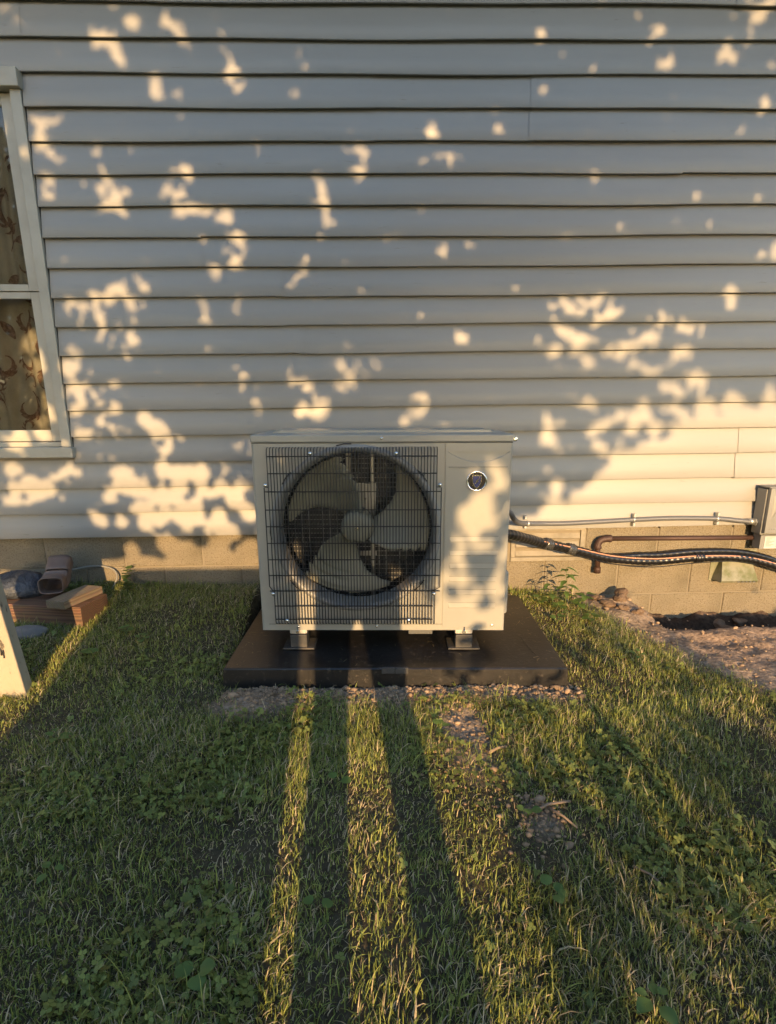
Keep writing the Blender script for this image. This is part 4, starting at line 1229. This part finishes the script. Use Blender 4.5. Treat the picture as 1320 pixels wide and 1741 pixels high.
parts_ = [blades(350000, (-1.75, 1.75), (-2.5, -.0), 1), blades(90000, (-2.6, 2.6), (-3.6, -.0), 2), blades(5000, (-2.2, 2.2), (-.10, -.0), 3, 1.3)]
Vs, Fs, Ls, Cs = [], [], [], []
base = 0
quad_f, tri_f = [], []
for V, F, L_, C in parts_:
    Vs.append(V); Fs.append(F + base); Ls.append(L_); Cs.append(C); base += len(V)
grass = bpy.data.objects.new('grass', big_mesh('grass', np.concatenate(Vs), np.concatenate(Fs), np.concatenate(Ls), MAT['grass'], np.concatenate(Cs)))
COL.objects.link(grass)
tag(grass, 'short patchy lawn of green and straw coloured grass', 'grass', kind='stuff')

# clover: three round leaflets on a short stalk
def clovers(n, seed):
    x, y, r = sample_lawn(n, (-2.0, 2.0), (-2.7, -.0), seed)
    k = (fnoise(x * 2.6, y * 2.6, 61, 3) > .555) | (r.random(len(x)) < .03)
    x, y = x[k], y[k]; n = len(x)
    z = gz(x, y) + r.uniform(.004, .028, n)
    s = r.uniform(.0028, .0070, n)
    a0 = r.uniform(0, 2 * np.pi, n)
    tiltx = r.normal(0, .35, n); tilty = r.normal(0, .35, n)
    K = 8
    tmpl = []
    K = 6
    for q in range(K):
        t = 2 * np.pi * q / K
        rr = 1 - .22 * (q == 0)
        tmpl.append((1.05 + rr * np.cos(t), rr * .92 * np.sin(t)))
    tmpl = np.array(tmpl)
    V = np.zeros((n, 3, K, 3))
    for l in range(3):
        a = a0 + l * 2 * np.pi / 3
        ca, sa = np.cos(a)[:, None], np.sin(a)[:, None]
        lx = tmpl[:, 0][None] * s[:, None]; ly = tmpl[:, 1][None] * s[:, None]
        X = lx * ca - ly * sa; Y = lx * sa + ly * ca
        V[:, l, :, 0] = x[:, None] + X; V[:, l, :, 1] = y[:, None] + Y
        V[:, l, :, 2] = z[:, None] + X * tiltx[:, None] + Y * tilty[:, None] + np.abs(ly) * .35
    F = np.arange(n * 3 * K)
    col = (np.array([.16, .195, .05])[None] * r.uniform(.7, 1.6, (n, 1)) + np.array([.03, .02, 0])[None] * r.random((n, 1)))
    return V.reshape(-1, 3), F, np.full(n * 3, K), np.repeat(col, 3 * K, 0)
V, F, L_, C = clovers(48000, 71)
clover = bpy.data.objects.new('clover', big_mesh('clover', V, F, L_, MAT['clover'], C, smooth=False))
COL.objects.link(clover)
tag(clover, 'patches of low clover leaves among the grass', 'clover', kind='stuff')

# dry clippings blown onto the pad
r = np.random.default_rng(8)
n = 170
cx_ = r.uniform(-.52, .72, n); cy_ = r.uniform(-.93, -.12, n); ca_ = r.uniform(0, 6.28, n); cl_ = r.uniform(.006, .026, n)
edge_ = r.random(n) < .4
cx_ = np.where(edge_, np.where(r.random(n) < .5, r.uniform(-.55, -.45, n), r.uniform(.62, .74, n)), cx_)
V = np.zeros((n, 4, 3)); dx_, dy_ = np.cos(ca_) * cl_, np.sin(ca_) * cl_
V[:, 0] = np.stack([cx_, cy_, 0 * cx_ + .0812], -1); V[:, 1] = V[:, 0] + np.stack([-dy_ * .07, dx_ * .07, 0 * cx_], -1)
V[:, 2] = V[:, 1] + np.stack([dx_, dy_, 0 * cx_ + .002], -1); V[:, 3] = V[:, 0] + np.stack([dx_, dy_, 0 * cx_ + .002], -1)
clip_o = bpy.data.objects.new('grass_clippings', big_mesh('grass_clippings', V.reshape(-1, 3), np.arange(n * 4), np.full(n, 4), MAT['grass'], np.repeat(np.array([[.45, .37, .22]]) * r.uniform(.5, 1.1, (n, 1)), 4, 0), smooth=False))
COL.objects.link(clip_o)
tag(clip_o, 'dry grass clippings scattered on the black pad', 'grass clippings', kind='stuff')

# ------------------------------------------------------------------ behind the viewpoint: what shades the wall and lawn
# unseen carton added to cast the straight-edged shade on the left lawn
CX0, CX1, CYF = -1.045, -.100, -4.20
carton = empty('shade_carton', ((CX0 + CX1) / 2, CYF, g1(-.6, -4.19)))
tag(carton, 'unseen cardboard carton added behind the viewpoint to shade the left lawn', 'carton')
hwc = (CX1 - CX0) / 2
zc_top = 1.105 - g1(-.6, -4.19)
MB().box(-hwc, hwc, -.45, 0, 0, zc_top).build('box', MAT['card'], carton, bevel=.004)
MB().box(-hwc - .002, hwc + .002, -.255, -.195, zc_top + .0005, zc_top + .0015).build('tape', MAT['label'], carton)

HOLES = np.array([[float(v) for v in e.split(',')] for e in (  # sun patches wanted on wall and unit, shaped into the crown as gaps
"-0.82,2.61,0.035,0.032;-0.73,2.56,0.035,0.029;-1.1,2.56,0.034,0.038;-1.04,2.49,0.029,0.029;-0.98,2.6,0.03,0.021;-0.56,2.45,0.035,0.044;-0.58,2.5,0.013,0.021;-1.47,2.67,0.053,0.02;-1.43,2.62,0.019,0.025;-1.3,2.48,0.015,0.017;-0.9,2.39,0.015,0.017;-1.41,2.25,0.051,0.04;-1.39,2.13,0.031,0.027;-1.4,2.02,0.036,0.037;-1.42,2.17,0.02,0.018;-1.17,2.14,0.013,0.012;-1.03,2.12,0.013,0.027;-1.16,2.02,0.024,0.033;-1.12,1.97,0.057,0.033;-1.16,1.92,0.037,0.024;-0.93,1.96,0.042,0.029;-0.84,1.97,0.043,0.033;-0.84,1.9,0.048,0.024;-0.74,1.9,0.026,0.019;-0.82,2.07,0.021,0.014;-0.64,1.87,0.021,0.024;-0.6,1.79,0.027,0.02;-0.6,1.71,0.049,0.025;-1.39,1.52,0.028,0.026;-1.27,1.54,0.038,0.046;-1.19,1.54,0.041,0.046;-1.12,1.56,0.033,0.056;-1.26,1.45,0.055,0.037;-1.05,1.59,0.027,0.046;-1.27,1.37,0.039,0.026;-1.11,1.36,0.045,0.048;-1.39,1.33,0.061,0.102;-1.42,1.24,0.062,0.06;-1.21,1.29,0.039,0.043;-1.22,1.16,0.042,0.05;-1.24,1.06,0.046,0.062;-1.26,0.96,0.034,0.034;-1.42,1.14,0.045,0.055;-1.4,1.06,0.057,0.07;-1.33,1.11,0.028,0.033;-1.4,0.92,0.058,0.063;-1.1,0.96,0.069,0.075;-1.01,0.84,0.053,0.053;-0.98,1.03,0.035,0.034;-1,0.93,0.034,0.029;-1.22,0.65,0.148,0.091;-1.07,0.68,0.148,0.091;-0.89,0.68,0.148,0.106;-0.71,0.68,0.119,0.122;-1.2,0.53,0.119,0.077;-0.99,0.53,0.15,0.108;-0.76,0.5,0.167,0.109;-1.27,0.74,0.073,0.045;-1.4,0.49,0.075,0.062;-1.08,0.31,0.229,0.09;-0.74,0.32,0.138,0.09;-1.7,0.7,0.146,0.075;-1.81,0.6,0.088,0.045;-1.51,0.74,0.082,0.053;-1.76,0.75,0.101,0.044;-1.7,0.6,0.103,0.036;-0.41,1.33,0.04,0.038;-0.42,1.24,0.034,0.044;-0.38,1.17,0.063,0.044;-0.32,1.05,0.081,0.056;-0.28,1.14,0.041,0.05;-0.24,1,0.073,0.046;-0.13,1.24,0.035,0.06;-0.1,1.19,0.029,0.05;0.04,1.21,0.023,0.027;0.1,1.21,0.035,0.033;-0.54,1.06,0.047,0.056;-0.45,1.17,0.029,0.038;-0.67,1.08,0.064,0.034;-0.6,1.2,0.04,0.038;-0.6,1.49,0.025,0.034;-0.59,1.37,0.028,0.038;-0.77,1.5,0.03,0.039;-0.71,1.62,0.017,0.031;-0.58,0.91,0.041,0.058;-0.67,0.86,0.047,0.059;-0.27,1.66,0.042,0.028;-0.2,2.02,0.021,0.019;-0.19,1.94,0.019,0.021;-0.18,1.87,0.027,0.017;-0.03,2.16,0.043,0.021;0.3,2.23,0.029,0.021;0.37,2.13,0.035,0.014;-0.33,2.21,0.036,0.014;-0.47,2.15,0.019,0.02;-0.31,2.36,0.013,0.016;-0.03,2.06,0.013,0.022;0.26,1.02,0.047,0.04;0.44,1.37,0.023,0.021;0.35,1.75,0.017,0.018;0.95,1.52,0.075,0.023;1.07,1.53,0.063,0.029;1.13,1.45,0.063,0.032;1.19,1.49,0.04,0.034;0.93,1.41,0.053,0.038;1.05,1.36,0.076,0.038;0.91,1.3,0.053,0.05;1.09,1.26,0.094,0.05;1.26,1.33,0.065,0.039;1.37,1.38,0.044,0.035;1.53,1.3,0.107,0.05;1.57,1.41,0.053,0.038;1.42,1.46,0.027,0.035;1.33,1.25,0.083,0.03;1.76,1.52,0.032,0.037;1.93,1.74,0.04,0.062;1.63,1.19,0.054,0.031;1.52,1.13,0.114,0.051;1.9,1.02,0.277,0.117;1.96,0.84,0.281,0.137;1.86,0.66,0.348,0.125;1.56,1.02,0.152,0.053;1.39,0.96,0.106,0.064;1.21,0.96,0.084,0.052;0.91,0.96,0.048,0.059;0.93,0.88,0.042,0.042;1.11,1.05,0.054,0.023;1.16,0.84,0.074,0.042;1.43,0.84,0.117,0.036;1.56,0.57,0.253,0.095;1.18,0.57,0.094,0.063;1.06,0.54,0.126,0.063;1.79,0.5,0.449,0.096;1.41,0.47,0.254,0.064;0.96,0.64,0.062,0.062;-1.64,1.3,0.077,0.101;-1.61,1.09,0.062,0.1;-1.71,0.95,0.114,0.071;-1.56,1.03,0.039,0.085;1.72,2.69,0.079,0.053;1.61,2.53,0.034,0.029;1.32,2.5,0.026,0.026;1.27,2.62,0.026,0.03;0.77,2.6,0.015,0.021;1.78,2.33,0.024,0.03;0.45,0.63,0.05,0.091;0.42,0.49,0.092,0.093;0.33,0.47,0.069,0.058;0.48,0.28,0.035,0.199;0.31,0.33,0.035,0.049;0.47,0.16,0.047,0.038;0.3,0.22,0.028,0.029;0.38,0.17,0.039,0.035;0.32,0.1,0.034,0.035;0.44,0.08,0.048,0.036;0.37,0.03,0.146,0.021;0.24,0.16,0.024,0.126;-0.46,0.43,0.02,0.337;-0.42,0.68,0.031,0.048;-0.35,0.19,0.028,0.15;-0.36,0.34,0.018,0.06;0.4,0.35,0.07,0.024;-0.42,0.07,0.047,0.051"
).split(';')])

def leaf_cards(pos, size, r, mat, name):
    """small folded leaves, 4 corners and a mid rib each"""
    n = len(pos)
    d = r.normal(size=(n, 3)); d /= np.linalg.norm(d, axis=1, keepdims=True)
    e = np.cross(d, r.normal(size=(n, 3))); e /= np.linalg.norm(e, axis=1, keepdims=True)
    nn = np.cross(d, e)
    L_ = size[:, None]
    V = np.zeros((n, 6, 3))
    V[:, 0] = pos - d * L_ * .5
    V[:, 1] = pos - d * L_ * .12 + e * L_ * .30 + nn * L_ * .08
    V[:, 2] = pos + d * L_ * .22 + e * L_ * .22 + nn * L_ * .06
    V[:, 3] = pos + d * L_ * .52
    V[:, 4] = pos + d * L_ * .22 - e * L_ * .22 + nn * L_ * .06
    V[:, 5] = pos - d * L_ * .12 - e * L_ * .30 + nn * L_ * .08
    b_ = (np.arange(n) * 6)[:, None]
    F = np.concatenate([b_ + np.array([0, 1, 2, 3]), b_ + np.array([0, 3, 4, 5])], 1).reshape(-1)
    return big_mesh(name, V.reshape(-1, 3), F, np.full(n * 2, 4), mat, None, smooth=False)

def break_up(seed):
    """splits each wanted sun patch into small openings and flecks to cut from the crown"""
    r = np.random.default_rng(seed); out = []
    for hx, hz, rx, rz in HOLES:
        big = min(rx, rz) > .062
        def pick(f):
            a = r.uniform(0, 2 * np.pi); q = math.sqrt(r.random()) * f
            return hx + rx * q * math.cos(a), hz + rz * q * math.sin(a)
        if big:
            for _ in range(int(rx * rz / .045 ** 2 * 1.10) + 1):
                x, z = pick(.92); q = r.uniform(.030, .052); out.append((x, z, q, q * r.uniform(.85, 1.15)))
        elif min(rx, rz) > .024:
            for _ in range(4):
                x, z = pick(.62); q = r.uniform(.28, .46) * min(rx, rz); out.append((x, z, q, q * r.uniform(.8, 1.3)))
            out.append((hx, hz, rx * .36, rz * .36))
        else:
            out.append((hx, hz, rx * .65, rz * .65))
        for _ in range(5 if not big else 6):
            x, z = pick(1.9 if not big else 1.35); q = r.uniform(.006, .013); out.append((x, z, q, q * r.uniform(.6, 1.6)))
    for _ in range(160):
        x = r.uniform(-1.6, 2.1); z = r.uniform(.9, 2.75); q = r.uniform(.006, .014); out.append((x, z, q, q * r.uniform(.6, 1.6)))
    return np.array(out)
GAPS = break_up(3)
def canopy(n, seed):
    r = np.random.default_rng(seed)
    X = r.uniform(-2.15, 2.7, n); Zw = r.uniform(.0, 2.95, n); D = np.where(Zw > 1.35, r.uniform(4.4, 6.0, n), r.uniform(6.0, 8.6, n))
    size = r.uniform(.045, .085, n)
    near_ = (X < -.28) & (Zw < 1.42)
    D = np.where(near_, r.uniform(4.5, 5.2, n), D); size = np.where(near_, size * .62, size)
    # nearer, finer, denser leaves added on the left to sharpen the sun discs
    ne = 42000
    X = np.concatenate([X, r.uniform(-2.1, -.28, ne)]); Zw = np.concatenate([Zw, r.uniform(.2, 1.42, ne)])
    D = np.concatenate([D, r.uniform(4.5, 5.2, ne)]); size = np.concatenate([size, r.uniform(.028, .052, ne)]); n = n + ne
    bottom = np.interp(X, [-5, -1.75, -1.3, -.5, -.35, .1, .22, .55, .70, 1.2, 1.6, 2.2, 5], [.25, .25, .27, .27, .20, .20, .06, .06, .45, .68, .98, 1.22, 1.5])
    bottom = bottom + (fnoise(X * 3, X * 0, 91, 3) - .47) * .35
    keep = Zw > bottom
    thin = np.clip((Zw - bottom) / .20, .75, 1)
    keep &= r.random(n) < thin
    for hx, hz, rx, rz in GAPS:
        m = size * .24 - .003
        q = ((X - hx) / (rx + m)) ** 2 + ((Zw - hz) / (rz + m)) ** 2
        keep &= q > 1
    X, Zw, D, size = X[keep], Zw[keep], D[keep], size[keep]
    pos = np.stack([X + TAN_AZ * D, -D, Zw + TAN_EL * D], -1)
    return pos, size, r
tree = empty('shade_tree', (.035, -9.0, float(ground_z(np.array([.5]), np.array([-9.0]))[0])))
tag(tree, 'broad leafy tree standing behind the viewpoint', 'tree')
bz = tree.location.z
def rel3(p): return (p[0] - .035, p[1] + 9.0, p[2] - bz)
trunk_pts = [(.035, -9.0, bz - .1), (.035, -9.0, .8), (.035, -9.0, 1.8), (.03, -8.95, 2.8), (.08, -8.9, 4.2), (.15, -8.9, 6.5)]
MB().tube([rel3(p) for p in trunk_pts], [.13, .10, .09, .085, .07, .03], 12).build('trunk', MAT['bark'], tree, smooth=True)
for ex_, ey_, ez_, bz_ in ((-.9, -4.9, 2.2, 2.6), (-3.4, -9.6, 4.6, 2.5), (-2.0, -8.0, 5.2, 3.0), (3.6, -9.4, 4.9, 2.6), (2.4, -8.0, 5.6, 3.2), (-.8, -10.2, 6.0, 3.6), (1.6, -10.4, 6.2, 3.8)):
    p0 = Vector((.035, -8.95, bz_)); p2 = Vector((ex_, ey_, ez_)); p1 = (p0 + p2) / 2 + Vector((0, 0, .35))
    MB().tube([rel3(p) for p in smooth_path([p0, p1, p2], .3)], np.linspace(.07, .015, len(smooth_path([p0, p1, p2], .3))), 8).build('limb', MAT['bark'], tree, smooth=True)
pos, size, r = canopy(150000, 5)
cr = bpy.data.objects.new('crown', leaf_cards(pos - np.array([.035, -9.0, bz]), size, r, MAT['leafdark'], 'crown'))
COL.objects.link(cr); cr.parent = tree

# darker evergreen far to the left, mirrored in the window and the glossy siding
ltree = empty('evergreen_tree', (-8.5, -9.5, float(ground_z(np.array([-8.5]), np.array([-9.5]))[0])))
tag(ltree, 'dense dark evergreen tree to the far left behind the viewpoint', 'tree')
MB().tube([(0, 0, -.2), (0, .05, 2.5), (.05, 0, 5), (.0, 0, 8.2)], [.22, .18, .12, .03], 12).build('trunk', MAT['bark'], ltree, smooth=True)
r = np.random.default_rng(123)
n = 26000
tz0 = r.uniform(.15, 8.6, n); ph_ = r.uniform(0, 2 * np.pi, n)
rad_ = (3.3 * (1 - (tz0 / 9.0) ** 1.6) + .25) * (.80 + .35 * fnoise(ph_ * 2, tz0 * 1.3, 5, 3)) * np.sqrt(r.uniform(.25, 1, n))
lp_ = np.stack([rad_ * np.cos(ph_), rad_ * np.sin(ph_), tz0], -1)
lc = bpy.data.objects.new('crown', leaf_cards(lp_, r.uniform(.12, .26, n), r, MAT['leafdark'], 'crown'))
COL.objects.link(lc); lc.parent = ltree

# loose shrub to the right of the viewpoint
shrub = empty('garden_shrub', (1.9, -5.3, float(ground_z(np.array([1.9]), np.array([-5.3]))[0])))
tag(shrub, 'loose leafy shrub growing to the right behind the viewpoint', 'shrub')
r = np.random.default_rng(99)
n = 30000
sx_ = r.uniform(.53, 3.6, n); sy_ = r.uniform(-5.8, -4.9, n); sz_ = r.uniform(.0, 1.5, n)
topz = .84 + .16 * (fnoise(sx_ * 2.2, sx_ * 0, 7, 3) - .47) * 4 + .05 * np.sin(sx_ * 5)
k = (r.random(n) < np.where(sz_ < topz, .95, np.clip(1 - (sz_ - topz) / .42, 0, 1) * .14))
k &= r.random(n) < np.clip(.55 + (fnoise(sx_ * 3.3, sz_ * 3.3, 12, 3) - .45) * 4, .12, 1)
k &= sx_ > .53 + .05 * np.sin(sz_ * 9)
sp_ = np.stack([sx_[k] - 1.9, sy_[k] + 5.3, sz_[k]], -1)
fo = bpy.data.objects.new('foliage', leaf_cards(sp_, r.uniform(.05, .10, len(sp_)), r, MAT['leafdark'], 'foliage'))
COL.objects.link(fo); fo.parent = shrub
for i in range(9):
    x = -1.2 + i * .31
    MB().tube([(x * .4, 0, -.05), (x * .8, .05 * math.sin(i), .4), (x, .1 * math.cos(i * 2), .85)], [.014, .010, .004], 6).build('stem', MAT['bark'], shrub, smooth=True)

# the person taking the picture, seen only as a shadow
def person():
    root = empty('person', (.09, -3.36, g1(.09, -3.36)))
    tag(root, 'person in dark shirt and jeans standing with legs apart, holding up a phone', 'person')
    J = {'pel': (0, 0, .93), 'sp1': (0, .01, 1.08), 'sp2': (0, .0, 1.28), 'nk': (0, -.01, 1.47), 'hd0': (0, .01, 1.55), 'hd1': (0, .015, 1.66), 'hd2': (0, .005, 1.73)}
    R = {'pel': (.155, .11), 'sp1': (.145, .10), 'sp2': (.165, .105), 'nk': (.062, .062), 'hd0': (.068, .075), 'hd1': (.078, .095), 'hd2': (.055, .07)}
    E_ = [('pel', 'sp1'), ('sp1', 'sp2'), ('sp2', 'nk'), ('nk', 'hd0'), ('hd0', 'hd1'), ('hd1', 'hd2')]
    for s, nm, fx in ((-1, 'l', -.125), (1, 'r', .125)):
        J['hip' + nm] = (s * .095, 0, .85); R['hip' + nm] = (.090, .095)
        J['kn' + nm] = (fx * .93, .015, .48); R['kn' + nm] = (.062, .066)
        J['ca' + nm] = (fx, -.01, .32); R['ca' + nm] = (.058, .064)
        J['an' + nm] = (fx, -.01, .09); R['an' + nm] = (.046, .050)
        J['he' + nm] = (fx, -.03, .045); R['he' + nm] = (.045, .045)
        J['to' + nm] = (fx + s * .02, .17, .035); R['to' + nm] = (.045, .032)
        J['sh' + nm] = (s * .185, -.01, 1.40); R['sh' + nm] = (.066, .066)
        J['el' + nm] = (s * .235, .06, 1.13); R['el' + nm] = (.045, .045)
        J['wr' + nm] = (s * .085 - .07, .275, 1.05); R['wr' + nm] = (.029, .029)
        J['pa' + nm] = (s * .052 - .088, .325, 1.05); R['pa' + nm] = (.034, .020)
        E_ += [('pel', 'hip' + nm), ('hip' + nm, 'kn' + nm), ('kn' + nm, 'ca' + nm), ('ca' + nm, 'an' + nm), ('an' + nm, 'he' + nm), ('he' + nm, 'to' + nm), ('sp2', 'sh' + nm), ('sh' + nm, 'el' + nm), ('el' + nm, 'wr' + nm), ('wr' + nm, 'pa' + nm)]
        for fi in range(5):
            z = 1.085 - fi * .018 if fi else 1.09
            a = (s * .045 - .088, .335, z if fi else 1.075)
            b_ = (s * .040 - .09, .352, z)
            ln = (.0, .012, .0, -.004, -.010)[fi]
            c_ = ((s * .012 * (1 if fi else .4) - .09) + s * (.012 - ln * .5), .356 if fi else .318, z + (.012 if fi == 0 else 0))
            for q, pt, rd in (('a', a, .0095), ('b', b_, .0085), ('c', c_, .0075)):
                J['f%s%d%s' % (nm, fi, q)] = pt; R['f%s%d%s' % (nm, fi, q)] = (rd, rd)
            E_ += [('pa' + nm, 'f%s%da' % (nm, fi)), ('f%s%da' % (nm, fi), 'f%s%db' % (nm, fi)), ('f%s%db' % (nm, fi), 'f%s%dc' % (nm, fi))]
    names = list(J); ix = {k_: i for i, k_ in enumerate(names)}
    me = bpy.data.meshes.new('body')
    me.from_pydata([J[k_] for k_ in names], [(ix[a], ix[b_]) for a, b_ in E_], [])
    o = bpy.data.objects.new('body', me); COL.objects.link(o); o.parent = root
    sk = o.modifiers.new('skin', 'SKIN'); sk.use_smooth_shade = True
    for i, k_ in enumerate(names):
        me.skin_vertices[0].data[i].radius = R[k_]
        me.skin_vertices[0].data[i].use_root = (k_ == 'pel')
    sb = o.modifiers.new('sub', 'SUBSURF'); sb.levels = 1; sb.render_levels = 2
    def person_mat():
        m = bpy.data.materials.new('skin_and_clothes'); m.use_nodes = True
        nt = m.node_tree; N = nt.nodes; L = nt.links; p = N['Principled BSDF']
        tc = N.new('ShaderNodeTexCoord'); sep = N.new('ShaderNodeSeparateXYZ'); L.new(tc.outputs['Object'], sep.inputs[0])
        rp = N.new('ShaderNodeValToRGB'); rp.color_ramp.interpolation = 'CONSTANT'
        e = rp.color_ramp.elements
        e[0].position = 0; e[0].color = (.03, .03, .03, 1); e[1].position = .05; e[1].color = (.03, .045, .09, 1)
        q = e.new(.535); q.color = (.04, .04, .05, 1); q = e.new(.84); q.color = (.45, .28, .2, 1)
        dv = N.new('ShaderNodeMath'); dv.operation = 'DIVIDE'; dv.inputs[1].default_value = 1.78
        L.new(sep.outputs['Z'], dv.inputs[0]); L.new(dv.outputs[0], rp.inputs[0])
        g_ = N.new('ShaderNodeMath'); g_.operation = 'GREATER_THAN'; g_.inputs[1].default_value = .262; L.new(sep.outputs['Y'], g_.inputs[0])
        mx = N.new('ShaderNodeMix'); mx.data_type = 'RGBA'; L.new(g_.outputs[0], mx.inputs[0]); L.new(rp.outputs[0], mx.inputs[6]); mx.inputs[7].default_value = (.45, .28, .2, 1)
        L.new(mx.outputs[2], p.inputs['Base Color']); p.inputs['Roughness'].default_value = .7
        return m
    me.materials.append(person_mat())
    hm = M('hair', (.04, .028, .02), .6)
    hair = lump('hair', hm, (.088, .105, .075), (0, -.012, 1.665), 3, 0, .05, 3, 0, root)
    for s in (-1, 1):
        lump('eye', MAT['label'], (.011, .006, .007), (s * .031, .098, 1.652), 1, 0, .02, 2, 0, root)
        lump('ear', person_skin, (.008, .016, .026), (s * .080, .0, 1.635), 2, 0, .05, 2, 0, root)
    lump('nose', person_skin, (.014, .018, .022), (0, .105, 1.625), 2, 0, .05, 2, 0, root)
    lump('mouth', person_lip, (.024, .007, .007), (0, .096, 1.592), 2, 0, .05, 2, 0, root)
person_skin = M('skin', (.45, .28, .2), .6); person_lip = M('lips', (.36, .14, .12), .5)
person()
phone = MB().box(-.0375, .0375, -.004, .004, -.075, .075).build('phone', MAT['badge'], None, bevel=.003, loc=(-.0, -3.0135, 1.052))
tag(phone, 'black phone held up in both hands behind the viewpoint', 'phone')
